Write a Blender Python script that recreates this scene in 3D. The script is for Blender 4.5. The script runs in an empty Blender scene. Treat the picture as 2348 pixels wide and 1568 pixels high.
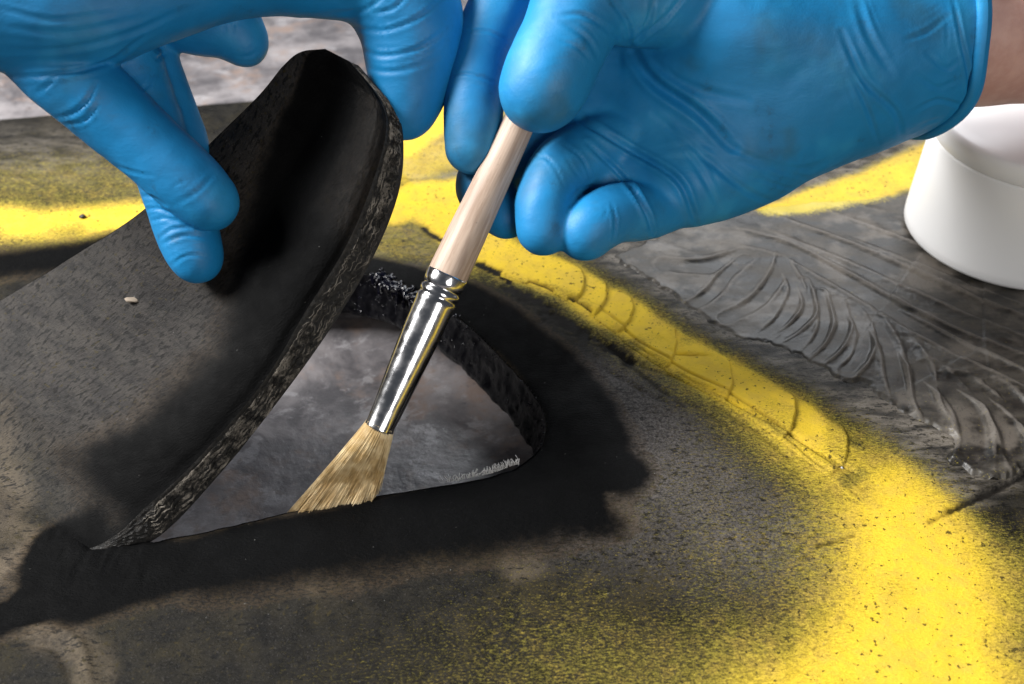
import bpy, math, random
import numpy as np

random.seed(4); rng = np.random.default_rng(4)
scene = bpy.context.scene
col = scene.collection
CM = 0.01                                   # everything below is measured in centimetres

# ------------------------------------------------------------------ camera, light, exposure
F_PX, CX, CY = 2500.0, 1173.5, 784.0        # focal length / centre in units of a 2347 x 1568 image pixel grid
PITCH, DIST = math.radians(40), 36.0
CAM = np.array([0, -DIST * math.cos(PITCH), DIST * math.sin(PITCH)])
FWD = np.array([0, math.cos(PITCH), -math.sin(PITCH)])
UP = np.array([0, math.sin(PITCH), math.cos(PITCH)])
RIGHT = np.array([1.0, 0, 0])
cam_d = bpy.data.cameras.new('camera'); cam = bpy.data.objects.new('camera', cam_d); col.objects.link(cam)
cam.location = CAM * CM
cam.rotation_euler = (math.pi / 2 - PITCH, 0, 0)
cam_d.sensor_width = 36; cam_d.lens = 36 * F_PX / 2347
cam_d.clip_start = 0.01; cam_d.clip_end = 50
cam_d.dof.use_dof = True; cam_d.dof.focus_distance = 0.31; cam_d.dof.aperture_fstop = 16
scene.camera = cam

world = bpy.data.worlds.new('World'); scene.world = world; world.use_nodes = True
bg = world.node_tree.nodes['Background']; bg.inputs[0].default_value = (0.80, 0.88, 1, 1); bg.inputs[1].default_value = 0.045

def area(name, loc, target, size, power, color):
    d = bpy.data.lights.new(name, 'AREA'); d.shape = 'RECTANGLE'; d.size, d.size_y = size[0] * CM, size[1] * CM
    d.energy = power; d.color = color
    o = bpy.data.objects.new(name, d); col.objects.link(o); o.location = np.array(loc) * CM
    v = np.array(target, float) - np.array(loc, float)
    from mathutils import Vector
    o.rotation_euler = Vector(v).to_track_quat('-Z', 'Y').to_euler()
    return o
area('window_light', (-72, 2, 64), (0, 0, 2), (40, 40), 18.5, (1, 0.98, 0.95))
area('back_window_light', (25, 95, 75), (2, 0, 0), (75, 45), 5.0, (0.93, 0.96, 1))
area('ferrule_stripe_light', (30, -70, 30), (0, 0, 2), (28, 30), 1.6, (1, 0.97, 0.93))  # unseen lamp added behind the camera for the ferrule's bright stripe

vs = scene.view_settings
vs.view_transform = 'Standard'; vs.look = 'None'; vs.gamma = 1; vs.exposure = 0.58
scene.render.engine = 'CYCLES'

# ------------------------------------------------------------------ image coordinate helpers
def at(px, py, d):
    """point seen at image pixel (px, py) at distance d along the view axis"""
    return CAM + d * (FWD + (px - CX) / F_PX * RIGHT + (CY - py) / F_PX * UP)
def on(px, py, z=0.0):
    """point on the horizontal plane z"""
    v = FWD + (px - CX) / F_PX * RIGHT + (CY - py) / F_PX * UP
    return CAM + (z - CAM[2]) / v[2] * v
def image_px(V):
    """inverse of at(): image pixel coordinates and distance of world points"""
    R = V - CAM; d = R @ FWD
    return CX + F_PX * (R @ RIGHT) / d, CY - F_PX * (R @ UP) / d, d
def catmull(P, n):
    P = np.asarray(P, float); Q = np.vstack([2 * P[0] - P[1], P, 2 * P[-1] - P[-2]])
    out = []
    for i in range(len(P) - 1):
        a, b, c, e = Q[i:i + 4]
        for t in np.linspace(0, 1, n, endpoint=False):
            out.append(0.5 * (2 * b + (c - a) * t + (2 * a - 5 * b + 4 * c - e) * t * t + (3 * b - a - 3 * c + e) * t ** 3))
    out.append(P[-1]); return np.array(out)
def smooth(a, b, x):
    t = np.clip((x - a) / (b - a), 0, 1); return t * t * (3 - 2 * t)
def seg_dist(X, Y, pts, closed=False):
    """distance of points to a polyline, arc parameter 0..1 of the nearest place, and side"""
    pts = np.asarray(pts, float)[:, :2]
    if closed: pts = np.vstack([pts, pts[:1]])
    best = np.full(X.shape, 1e9); par = np.zeros(X.shape); side = np.zeros(X.shape)
    n = len(pts) - 1
    for i in range(n):
        a, b = pts[i], pts[i + 1]; ab = b - a; L = ab @ ab + 1e-12
        t = np.clip(((X - a[0]) * ab[0] + (Y - a[1]) * ab[1]) / L, 0, 1)
        dx = X - a[0] - t * ab[0]; dy = Y - a[1] - t * ab[1]; d = np.hypot(dx, dy)
        m = d < best
        best = np.where(m, d, best); par = np.where(m, (i + t) / n, par)
        side = np.where(m, np.sign(ab[0] * (Y - a[1]) - ab[1] * (X - a[0])), side)
    return best, par, side
def inside(X, Y, poly):
    poly = np.asarray(poly)[:, :2]; r = np.zeros(X.shape, bool); j = len(poly) - 1
    for i in range(len(poly)):
        xi, yi = poly[i]; xj, yj = poly[j]
        c = ((yi > Y) != (yj > Y)) & (X < (xj - xi) * (Y - yi) / (yj - yi + 1e-15) + xi)
        r ^= c; j = i
    return r
_p = rng.integers(0, 2 ** 31, 4)
def vnoise(X, Y, Z=0.0, seed=0):
    """cheap smooth value noise in -1..1"""
    X = np.asarray(X, float); Y = np.asarray(Y, float); Z = np.asarray(Z, float) + 0 * X
    i, j, k = np.floor(X).astype(np.int64), np.floor(Y).astype(np.int64), np.floor(Z).astype(np.int64)
    u, v, w = X - i, Y - j, Z - k
    u, v, w = u * u * (3 - 2 * u), v * v * (3 - 2 * v), w * w * (3 - 2 * w)
    def h(a, b, c):
        n = (a * 374761393 + b * 668265263 + c * 2147483647 + seed * 974711) & 0x7fffffff
        n = ((n ^ (n >> 13)) * 1274126177) & 0x7fffffff
        return ((n ^ (n >> 16)) & 0xffff) / 32767.5 - 1
    r = 0
    for a in (0, 1):
        for b in (0, 1):
            for c in (0, 1):
                r = r + h(i + a, j + b, k + c) * (u if a else 1 - u) * (v if b else 1 - v) * (w if c else 1 - w)
    return r

# ------------------------------------------------------------------ objects
BASE = {}
def mesh(name, V, Fc, mat, parent=None, smooth_shade=True, attrs=None, uv=None):
    V = np.asarray(V, float); off = BASE.get(parent.name, np.zeros(3)) if parent else np.zeros(3)
    me = bpy.data.meshes.new(name)
    Fa = np.asarray(Fc, dtype=np.int32) if not isinstance(Fc, list) else None
    if Fa is not None and Fa.ndim == 2:
        n = len(Fa); k = Fa.shape[1]
        me.vertices.add(len(V)); me.vertices.foreach_set('co', ((V - off) * CM).astype(np.float32).ravel())
        me.loops.add(n * k); me.loops.foreach_set('vertex_index', Fa.ravel())
        me.polygons.add(n); me.polygons.foreach_set('loop_start', np.arange(0, n * k, k, dtype=np.int32))
        me.update(calc_edges=True); me.validate()
    else:
        me.from_pydata([tuple(p) for p in (V - off) * CM], [], [tuple(int(q) for q in f) for f in Fc])
    for k, a in (attrs or {}).items():
        at_ = me.attributes.new(k, 'FLOAT', 'POINT'); at_.data.foreach_set('value', np.asarray(a, np.float32))
    if uv is not None:
        l = me.uv_layers.new(name='UVMap'); idx = np.zeros(len(me.loops), np.int32); me.loops.foreach_get('vertex_index', idx)
        l.data.foreach_set('uv', np.asarray(uv, np.float32)[idx].ravel())
    me.polygons.foreach_set('use_smooth', np.full(len(me.polygons), smooth_shade, bool))
    me.materials.append(mat)
    o = bpy.data.objects.new(name, me); col.objects.link(o)
    if parent: o.parent = parent
    BASE[o.name] = off
    return o
def tag(o, label=None, cat=None, group=None, kind=None):
    if label: o['label'] = label
    if cat: o['category'] = cat
    if group: o['group'] = group
    if kind: o['kind'] = kind
    return o
def thing(name, loc, label, cat, group=None):
    o = bpy.data.objects.new(name, None); col.objects.link(o); o.location = np.array(loc) * CM
    o.empty_display_size = 0.01; BASE[o.name] = np.array(loc, float)
    return tag(o, label, cat, group)
def grid_faces(nu, nv, closed_u=False):
    i, j = np.meshgrid(np.arange(nu if closed_u else nu - 1), np.arange(nv - 1), indexing='ij')
    a = i * nv + j; b = ((i + 1) % nu) * nv + j
    return np.stack([a, b, b + 1, a + 1], -1).reshape(-1, 4)
def tube(P, Rr, n=8, caps=True):
    """swept round tube along points P with radii Rr -> verts, faces(list)"""
    P = np.asarray(P, float); Rr = np.broadcast_to(np.asarray(Rr, float), (len(P),))
    T = np.gradient(P, axis=0); T /= np.linalg.norm(T, axis=1)[:, None] + 1e-12
    ref = np.array([0, 0, 1.0]) if abs(T[0][2]) < .9 else np.array([1.0, 0, 0])
    N = np.cross(T[0], ref); N /= np.linalg.norm(N); V = []
    for p, t, r in zip(P, T, Rr):
        N = N - t * (N @ t); N /= np.linalg.norm(N) + 1e-12; B = np.cross(t, N)
        for k in range(n):
            a = 2 * math.pi * k / n; V.append(p + r * (math.cos(a) * N + math.sin(a) * B))
    Fc = []
    for i in range(len(P) - 1):
        for k in range(n): Fc.append((i * n + k, i * n + (k + 1) % n, (i + 1) * n + (k + 1) % n, (i + 1) * n + k))
    if caps: Fc.append(tuple(range(n))[::-1]); Fc.append(tuple((len(P) - 1) * n + k for k in range(n)))
    return np.array(V), Fc
def merge(parts):
    V, Fc, o = [], [], 0
    for v, f in parts: V.append(v); Fc += [tuple(q + o for q in g) for g in f]; o += len(v)
    return np.vstack(V), Fc

# ------------------------------------------------------------------ materials
class Mat:
    def __init__(s, name, **kw):
        s.m = bpy.data.materials.new(name); s.m.use_nodes = True; s.t = s.m.node_tree
        s.p = s.t.nodes['Principled BSDF']; s.tc = s.t.nodes.new('ShaderNodeTexCoord')
        for k, v in kw.items(): s.set(k, v)
    def set(s, k, v):
        i = s.p.inputs[k.replace('_', ' ')]
        if hasattr(v, 'is_output'): s.t.links.new(v, i)
        else: i.default_value = (*v, 1) if i.type == 'RGBA' else v
    def _in(s, sock, v):
        if hasattr(v, 'is_output'): s.t.links.new(v, sock)
        elif v is not None: sock.default_value = (*v, 1) if isinstance(v, tuple) and len(v) == 3 and sock.type == 'RGBA' else v
    def coords(s, kind='Object', scale=(1, 1, 1), rot=(0, 0, 0)):
        m = s.t.nodes.new('ShaderNodeMapping'); s.t.links.new(s.tc.outputs[kind], m.inputs[0])
        m.inputs['Scale'].default_value = scale; m.inputs['Rotation'].default_value = rot
        return m.outputs[0]
    def noise(s, vec, scale, detail=4, rough=.55, dist=0):
        n = s.t.nodes.new('ShaderNodeTexNoise'); s.t.links.new(vec, n.inputs['Vector'])
        n.inputs['Scale'].default_value = scale; n.inputs['Detail'].default_value = detail
        n.inputs['Roughness'].default_value = rough; n.inputs['Distortion'].default_value = dist
        return n.outputs['Fac']
    def voro(s, vec, scale, feature='F1', out='Distance', rand=1):
        n = s.t.nodes.new('ShaderNodeTexVoronoi'); n.feature = feature; s.t.links.new(vec, n.inputs['Vector'])
        n.inputs['Scale'].default_value = scale; n.inputs['Randomness'].default_value = rand
        return n.outputs[out]
    def attr(s, name):
        n = s.t.nodes.new('ShaderNodeAttribute'); n.attribute_name = name; return n.outputs['Fac']
    def math(s, op, a, b=None, c=None, clamp=False):
        n = s.t.nodes.new('ShaderNodeMath'); n.operation = op; n.use_clamp = clamp
        s._in(n.inputs[0], a); s._in(n.inputs[1], b)
        if c is not None: s._in(n.inputs[2], c)
        return n.outputs[0]
    def ramp(s, v, lo, hi, a=0.0, b=1.0):
        n = s.t.nodes.new('ShaderNodeMapRange'); n.interpolation_type = 'SMOOTHSTEP'
        s._in(n.inputs[0], v); s._in(n.inputs[1], lo); s._in(n.inputs[2], hi); s._in(n.inputs[3], a); s._in(n.inputs[4], b)
        return n.outputs[0]
    def mix(s, f, a, b, blend='MIX'):
        n = s.t.nodes.new('ShaderNodeMix'); n.data_type = 'RGBA'; n.blend_type = blend
        s._in(n.inputs[0], f); s._in(n.inputs[6], a); s._in(n.inputs[7], b)
        return n.outputs[2]
    def bump(s, h, strength, dist, prev=None):
        n = s.t.nodes.new('ShaderNodeBump'); s._in(n.inputs['Height'], h)
        n.inputs['Strength'].default_value = strength; n.inputs['Distance'].default_value = dist * CM
        if prev is not None: s.t.links.new(prev, n.inputs['Normal'])
        return n.outputs[0]

K = 100.0   # texture scale: cycles per centimetre on object coordinates (metres)

def rubber_material(name, kind):
    """rubber with overspray paint; masks black / yellow / tan / smear come as attributes of the sheet"""
    M = Mat(name)
    v = M.coords('Object') if kind == 'sheet' else M.coords('UV')
    k = K if kind == 'sheet' else 1.0
    ang = math.radians(-24) if kind == 'sheet' else 0
    vs_ = M.coords('Object' if kind == 'sheet' else 'UV', (0.42, 1, 1) if kind == 'sheet' else (1, .4, 1), (0, 0, ang))
    vr = M.coords('Object' if kind == 'sheet' else 'UV', (0.30, 1, 1), (0, 0, math.radians(33)))
    vo = M.coords('Object'); mid = M.noise(vo, 1.6 * K, 6, .65); big = M.noise(vo, .45 * K, 4, .6)
    fine = M.noise(v, 20 * k, 3, .65); grain = M.noise(vs_, 17 * k, 4, .7)
    streak = M.noise(vr, 1.9 * k, 6, .66, .6)
    yel, blk, tan, sme, crk = (M.attr(q) for q in ('yellow', 'black', 'tan', 'smear', 'crack'))
    c = M.mix(M.ramp(mid, .3, .72), (0.0035, 0.0033, 0.003), (0.0165, 0.015, 0.012))
    c = M.mix(M.ramp(big, .45, .7, 0, .55), c, (0.030, 0.0245, 0.0125))
    if kind == 'flap':
        c2 = M.mix(M.ramp(mid, .3, .7), (0.0095, 0.009, 0.0093), (0.021, 0.0195, 0.0198))
        c2 = M.mix(M.ramp(big, .45, .75, 0, .5), c2, (0.030, 0.026, 0.0245))
        c = M.mix(M.attr('lift'), c, c2)
    sm = M.mix(M.ramp(streak, .36, .62), (0.022, 0.020, 0.0175), (0.21, 0.185, 0.155))
    sm = M.mix(M.ramp(M.noise(vr, 4.5 * k, 5, .7), .52, .62, 0, .5), sm, (0.05, 0.043, 0.035))
    c = M.mix(M.math('MULTIPLY', sme, M.ramp(M.noise(v, .7 * k, 4, .6), .3, .55, .45, 1)), c, sm)
    if kind == 'sheet': c = M.mix(M.math('MULTIPLY', M.attr('grit'), .8), c, M.mix(M.ramp(M.noise(v, 13 * k, 5, .8), .34, .66), (0.012, 0.011, 0.011), (0.13, 0.118, 0.115)))
    c = M.mix(M.math('MULTIPLY', tan, M.ramp(mid, .32, .55, .35, 1)), c, (0.165, 0.130, 0.092))
    # dark flecks, drawn out along the lay of the rubber
    fleck = M.noise(vs_, 8 * k, 3, .6)
    c = M.mix(M.ramp(fleck, *((.56, .64) if kind == 'sheet' else (.53, .60)), 0, .85), c, (0.004, 0.004, 0.004)); c = M.mix(M.ramp(grain, .50, .36, 0, .5), c, (0.006, 0.006, 0.006))
    c = M.mix(M.ramp(fine, .58, .70, 0, .32), c, (0.10, 0.092, 0.085))
    # overspray: covers solidly where thick, only the grain tips where thin
    sp = M.math('ADD', M.math('MULTIPLY', grain, .6), M.math('MULTIPLY', fine, .4))
    yth = M.math('SUBTRACT', yel, M.math('MULTIPLY', M.math('SUBTRACT', sp, .5), 1.7))
    yf = M.ramp(yth, .14, .92)
    yf = M.math('MULTIPLY', yf, M.ramp(yel, .02, .12))
    ycol = M.mix(M.ramp(yel, .25, .85), (0.40, 0.34, 0.06), (0.78, 0.54, 0.04))
    ycol = M.mix(M.ramp(mid, .42, .66, 0, .5), ycol, (0.60, 0.40, 0.07)); ycol = M.mix(M.ramp(big, .5, .7, 0, .35), ycol, (0.55, 0.38, 0.08))
    c = M.mix(yf, c, ycol)
    c = M.mix(M.ramp(M.math('ADD', M.noise(v, 6.5 * k, 3, .6), M.math('MULTIPLY', M.math('SUBTRACT', big, .5), .25)), .62, .68, 0, .85), c, (0.03, 0.024, 0.010))
    # buffed black around the cut (flap: also trough shade) with a scorched brown fringe
    be = M.math('ADD', blk, M.math('MULTIPLY', M.math('SUBTRACT', M.noise(v, 2.6 * k, 5, .7), .5), .42 if kind == 'sheet' else .25))
    c = M.mix(M.math('MULTIPLY', M.ramp(be, .14, .26), .34 if kind == 'sheet' else .2), c, M.mix(M.ramp(grain, .4, .6), (0.012, 0.0095, 0.007), (0.075, 0.050, 0.028)))
    c = M.mix(M.ramp(be, .24, .74) if kind == 'sheet' else M.ramp(be, .10, .60), c, M.mix(M.ramp(fine, .62, .75), (0.0017, 0.0018, 0.0020), (0.010, 0.010, 0.012)))
    c = M.mix(M.ramp(M.noise(v, 9 * k, 2, .5), .765, .79, 0, .6), c, (0.25, 0.25, 0.24))
    c = M.mix(crk, c, M.mix(M.math('MULTIPLY', M.ramp(yel, .45, .8), M.ramp(crk, .8, .5)), (0.006, 0.005, 0.004), (0.17, 0.10, 0.010)))
    M.set('Base_Color', c)
    M.set('Roughness', M.math('ADD', M.ramp(mid, .3, .7, .55, .72), M.math('SUBTRACT', M.math('MULTIPLY', blk, .05), M.math('MULTIPLY', sme, .14)))); M.set('Specular_IOR_Level', M.math('ADD', M.ramp(blk, .2, .7, .11, .045), M.math('MULTIPLY', sme, .22)))
    b = M.bump(grain, .8, .04); b = M.bump(fine, .5, .02, b); b = M.bump(mid, .3, .06, b)
    M.set('Normal', b)
    return M.m

MAT = {}
M = Mat('dried_filler'); v = M.coords(); vr = M.coords('Object', (.3, 1, 1), (0, 0, math.radians(33)))
n1 = M.noise(vr, 1.4 * K, 6, .66, .4); n2 = M.noise(v, 12 * K, 3, .65); n3 = M.noise(v, .5 * K, 4, .6)
c = M.mix(M.ramp(n1, .34, .66), (0.013, 0.012, 0.011), (0.070, 0.062, 0.052)); c = M.mix(M.ramp(n3, .48, .62, 0, .8), c, (0.135, 0.118, 0.10))
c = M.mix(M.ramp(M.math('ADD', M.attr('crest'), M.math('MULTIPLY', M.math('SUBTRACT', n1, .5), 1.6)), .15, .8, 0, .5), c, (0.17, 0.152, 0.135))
c = M.mix(M.ramp(n2, .56, .68, 0, .5), c, (0.02, 0.018, 0.015))
c = M.mix(M.ramp(M.math('SUBTRACT', M.attr('yellow'), M.math('MULTIPLY', M.math('SUBTRACT', n2, .5), 1.6)), .2, .9), c, (0.55, 0.44, 0.05))
M.set('Base_Color', c); M.set('Roughness', M.ramp(n1, .3, .7, .38, .55)); M.set('Specular_IOR_Level', .4)
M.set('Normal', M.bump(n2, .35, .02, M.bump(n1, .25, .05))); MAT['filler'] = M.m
MAT['sheet'] = rubber_material('weathered_rubber', 'sheet')
MAT['flap'] = rubber_material('flap_rubber', 'flap')

M = Mat('cut_rubber'); v = M.coords()
n1 = M.noise(v, 9 * K, 5, .7); M.set('Base_Color', M.mix(M.ramp(n1, .4, .7), (0.006, 0.006, 0.006), (0.035, 0.031, 0.027)))
M.set('Roughness', .55); M.set('Normal', M.bump(n1, .9, .08)); MAT['cut'] = M.m
M = Mat('wet_glue'); v = M.coords()
n1 = M.noise(v, 5 * K, 4, .6); n2 = M.voro(v, 7 * K)
M.set('Base_Color', (0.003, 0.003, 0.007)); M.set('Roughness', M.ramp(M.noise(v, 1.2 * K), .4, .6, .04, .12)); M.set('Specular_IOR_Level', .5)
M.set('Normal', M.bump(n1, .35, .08, M.bump(n2, .2, .06))); MAT['glue'] = M.m
M = Mat('tacky_rubber'); v = M.coords(); n1 = M.noise(v, 6 * K, 5, .65)
M.set('Base_Color', M.mix(M.ramp(n1, .5, .75), (0.002, 0.002, 0.0035), (0.010, 0.010, 0.012))); M.set('Roughness', .38); M.set('Specular_IOR_Level', .14); M.set('Normal', M.bump(n1, .5, .06)); MAT['wall'] = M.m
M = Mat('canvas_thread'); v = M.coords()
M.set('Base_Color', M.mix(M.ramp(M.noise(v, 3 * K, 4, .7), .38, .66), (0.008, 0.0075, 0.007), (0.30, 0.27, 0.23))); M.set('Roughness', .9); MAT['thread'] = M.m
M = Mat('pale_lint', Base_Color=(0.5, 0.49, 0.48), Roughness=.9); MAT['lint'] = M.m

M = Mat('table_stone'); v = M.coords(); v2 = M.coords('Object', (.7, 1, 1), (0, 0, math.radians(-38)))
n1 = M.noise(v, .3 * K, 8, .68, .3); n2 = M.noise(v2, .9 * K, 8, .72, .3); n3 = M.noise(v, .55 * K, 6, .68)
c = M.mix(M.ramp(n1, .35, .66), (0.07, 0.066, 0.072), (0.245, 0.228, 0.235)); c = M.mix(M.ramp(n3, .5, .68, 0, .75), c, (0.23, 0.165, 0.135))
c = M.mix(M.ramp(n2, .56, .68, 0, .8), c, (0.06, 0.055, 0.06)); c = M.mix(M.ramp(n2, .46, .36, 0, .6), c, (0.34, 0.33, 0.345))
M.set('Base_Color', c); M.set('Roughness', M.ramp(n2, .3, .7, .26, .44))
M.set('Normal', M.bump(n1, .25, .25, M.bump(M.noise(v2, 1.5 * K, 5, .65), .4, .08))); MAT['table'] = M.m

def glove_mat(name, tint):
    M = Mat(name); v = M.coords(); vs_ = M.coords('Object', (.5, 1, 1), (0, .4, .7))
    n1 = M.noise(v, .55 * K, 5, .6); n2 = M.noise(vs_, 2.2 * K, 5, .6, .4); n3 = M.noise(v, 18 * K, 2)
    c = M.mix(M.ramp(n1, .35, .7), tint, tuple(q * .82 for q in tint))
    c = M.mix(M.math('MULTIPLY', M.ramp(M.noise(v, .3 * K, 4, .6), .52, .70), .5), c, (0.03, 0.10, 0.13)); c = M.mix(M.math('MULTIPLY', M.ramp(M.noise(v, 1.1 * K, 6, .7), .60, .72), .35), c, (0.02, 0.045, 0.05))
    c = M.mix(M.math('MULTIPLY', M.ramp(M.noise(v, .42 * K, 3, .55), .50, .68), .5), c, (0.03, 0.32, 0.62))
    M.set('Base_Color', c); M.set('Roughness', M.ramp(n1, .3, .7, .48, .62)); M.set('Specular_IOR_Level', .38)
    M.set('Normal', M.bump(n2, .3, .07, M.bump(n3, .22, .015))); return M.m
MAT['glove'] = glove_mat('blue_nitrile', (0.009, 0.212, 0.49))
M = Mat('skin'); v = M.coords(); n1 = M.noise(v, 1.2 * K, 5, .6); n2 = M.noise(v, 9 * K, 4, .6)
M.set('Base_Color', M.mix(M.ramp(n1, .3, .7), (0.52, 0.29, 0.25), (0.64, 0.40, 0.35))); M.set('Roughness', .5)
M.set('Subsurface_Weight', .12); M.set('Subsurface_Radius', (.01, .004, .002)); M.set('Subsurface_Scale', .5)
M.set('Normal', M.bump(n2, .3, .02)); MAT['skin'] = M.m
M = Mat('white_plastic'); v = M.coords(); M.set('Base_Color', (0.90, 0.90, 0.91)); M.set('Roughness', .34)
M.set('Normal', M.bump(M.noise(v, .8 * K, 3), .08, .05)); MAT['plastic'] = M.m
M = Mat('pale_wood'); v = M.coords('UV', (9, .55, 1)); n1 = M.noise(v, 1.0, 6, .65, .4)
c = M.mix(M.ramp(n1, .35, .68), (0.38, 0.27, 0.205), (0.57, 0.44, 0.35)); c = M.mix(M.ramp(M.noise(M.coords('UV', (2.5, 1.1, 1)), 1.3, 5, .7), .63, .72, 0, .7), c, (0.12, 0.09, 0.07))
M.set('Base_Color', c); M.set('Roughness', .5); M.set('Normal', M.bump(n1, .2, .02)); MAT['wood'] = M.m
M = Mat('tinned_steel', Metallic=1.0, Roughness=.16); v = M.coords(); M.set('Base_Color', (0.80, 0.80, 0.82))
M.set('Roughness', M.ramp(M.noise(v, 3 * K, 4, .6), .3, .7, .12, .24)); M.set('Normal', M.bump(M.noise(v, 1.2 * K, 3), .02, .05)); MAT['steel'] = M.m
M = Mat('hog_bristle'); v = M.coords(); n1 = M.noise(v, 2.0 * K, 4, .6)
M.set('Base_Color', M.mix(M.ramp(n1, .35, .68), (0.60, 0.42, 0.19), (0.90, 0.74, 0.46))); M.set('Roughness', .42); MAT['bristle'] = M.m
MAT['core'] = Mat('bristle_core', Base_Color=(0.33, 0.19, 0.065), Roughness=.7).m
MAT['dark'] = Mat('dark_crumb', Base_Color=(0.012, 0.01, 0.009), Roughness=.6).m
MAT['chip'] = Mat('tan_chip', Base_Color=(0.22, 0.18, 0.14), Roughness=.8).m
MAT['white'] = Mat('white_crumb', Base_Color=(0.8, 0.8, 0.8), Roughness=.4).m
MAT['violet'] = Mat('plain_violet', Base_Color=(0.07, 0.04, 0.75), Roughness=.4).m

# ------------------------------------------------------------------ the table
TZ = -2.7
xs = np.linspace(-150, 150, 61); X, Y = np.meshgrid(xs, xs, indexing='ij')
V = np.stack([X, Y, np.full(X.shape, TZ)], -1).reshape(-1, 3)
tag(mesh('table_top', V, grid_faces(61, 61), MAT['table']), 'mottled grey polished table top under the rubber sheet', kind='structure')

# ------------------------------------------------------------------ the rubber sheet with its hole
belt = thing('rubber_sheet', on(1200, 1300), 'thick black rubber sheet with yellow overspray, torn open with a lifted tongue', 'rubber sheet')
g = lambda pts, z=0.0: np.array([on(x, y, z) for x, y in pts])
r5 = lambda pts: g([(1347 + .4522 * x, 496 + .4522 * y) for x, y in pts])
r6 = lambda pts: g([(1063.5 + .5466 * x, 992.6 + .5466 * y) for x, y in pts])
r4 = lambda pts: g([(709 + .4522 * x, 567 + .4522 * y) for x, y in pts])
HOLE = [(205, 1255), (350, 1237), (500, 1207), (700, 1163), (900, 1128), (1050, 1103), (1130, 1086), (1195, 1062), (1238, 1020), (1250, 968),
        (1232, 915), (1180, 850), (1110, 778), (1050, 726), (960, 672), (880, 637), (800, 620), (640, 622), (400, 660), (180, 720), (90, 800), (75, 950), (115, 1120)]
hole = catmull(np.vstack([g(HOLE), g(HOLE[:1])]), 14)[:-1]
hole[:, 0] += 0.03 * vnoise(hole[:, 0] * 3, hole[:, 1] * 3, seed=7); hole[:, 1] += 0.03 * vnoise(hole[:, 0] * 3, hole[:, 1] * 3, seed=8)
H = 0.08
far_a, far_b = on(0, 275), on(1020, 200)
def far_y(x): return far_a[1] + (x - far_a[0]) * (far_b[1] - far_a[1]) / (far_b[0] - far_a[0])
nx, ny = 660, 430
X, T = np.meshgrid(np.linspace(-26, 27, nx), np.linspace(0, 1, ny), indexing='ij')
Y = -15.5 + T * (far_y(X) + 15.5) + 0.06 * T ** 8 * vnoise(X * .9, 0 * X, seed=3)
bb = (X > hole[:, 0].min() - 4) & (X < hole[:, 0].max() + 4) & (Y > hole[:, 1].min() - 4) & (Y < hole[:, 1].max() + 4)
dh = np.full(X.shape, 9.0); ins = np.zeros(X.shape, bool); dh[bb] = seg_dist(X[bb], Y[bb], hole, True)[0]; ins[bb] = inside(X[bb], Y[bb], hole)
sd = np.where(ins, -dh, dh)
# snap the vertices next to the cut onto it
near = np.zeros_like(ins)
for ax in (0, 1):
    a = [slice(None)] * 2; b = [slice(None)] * 2; a[ax] = slice(0, -1); b[ax] = slice(1, None); a, b = tuple(a), tuple(b)
    cr = (sd[a] * sd[b]) < 0; first = np.abs(sd[a]) <= np.abs(sd[b])
    near[a] |= cr & first; near[b] |= cr & ~first
hp = np.vstack([hole, hole[:1]])
ii = np.argwhere(near)
for i, j in ii:
    p = np.array([X[i, j], Y[i, j]]); a = hp[:-1, :2]; ab = hp[1:, :2] - a
    t = np.clip(((p - a) * ab).sum(1) / ((ab ** 2).sum(1) + 1e-12), 0, 1); q = a + t[:, None] * ab
    m = np.argmin(((q - p) ** 2).sum(1)); X[i, j], Y[i, j] = q[m]; sd[i, j] = 0
dhole = np.abs(sd)

def local(pts, reach, x=None, y=None):
    """seg_dist evaluated only near the path"""
    pts = np.asarray(pts)[:, :2]; x = X if x is None else x; y = Y if y is None else y
    lo, hi = pts.min(0) - reach, pts.max(0) + reach
    m = (x > lo[0]) & (x < hi[0]) & (y > lo[1]) & (y < hi[1])
    d = np.full(X.shape, 1e3); t = np.zeros(X.shape); s_ = np.zeros(X.shape)
    if m.any(): d[m], t[m], s_[m] = seg_dist(x[m], y[m], pts)
    return d, t, s_
wob = 0.5 * vnoise(X * .8, Y * .8, seed=1) + .25 * vnoise(X * 2.2, Y * 2.2, seed=2)
XW = X + .28 * wob; YW = Y + .28 * (0.5 * vnoise(X * .8, Y * .8, seed=91) + .25 * vnoise(X * 2.2, Y * 2.2, seed=92))
def stroke(pts, hw, soft=.5):
    d, _, _ = local(pts, hw * (1 + soft), XW, YW); return 1 - smooth(hw * (1 - soft), hw * (1 + soft), d)
def vstroke(pts, hws, soft=.5):
    d, t, _ = local(pts, max(hws) * (1 + soft), XW, YW); hw = np.interp(t, np.linspace(0, 1, len(hws)), hws)
    return 1 - smooth(hw * (1 - soft), hw * (1 + soft), d)
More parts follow.
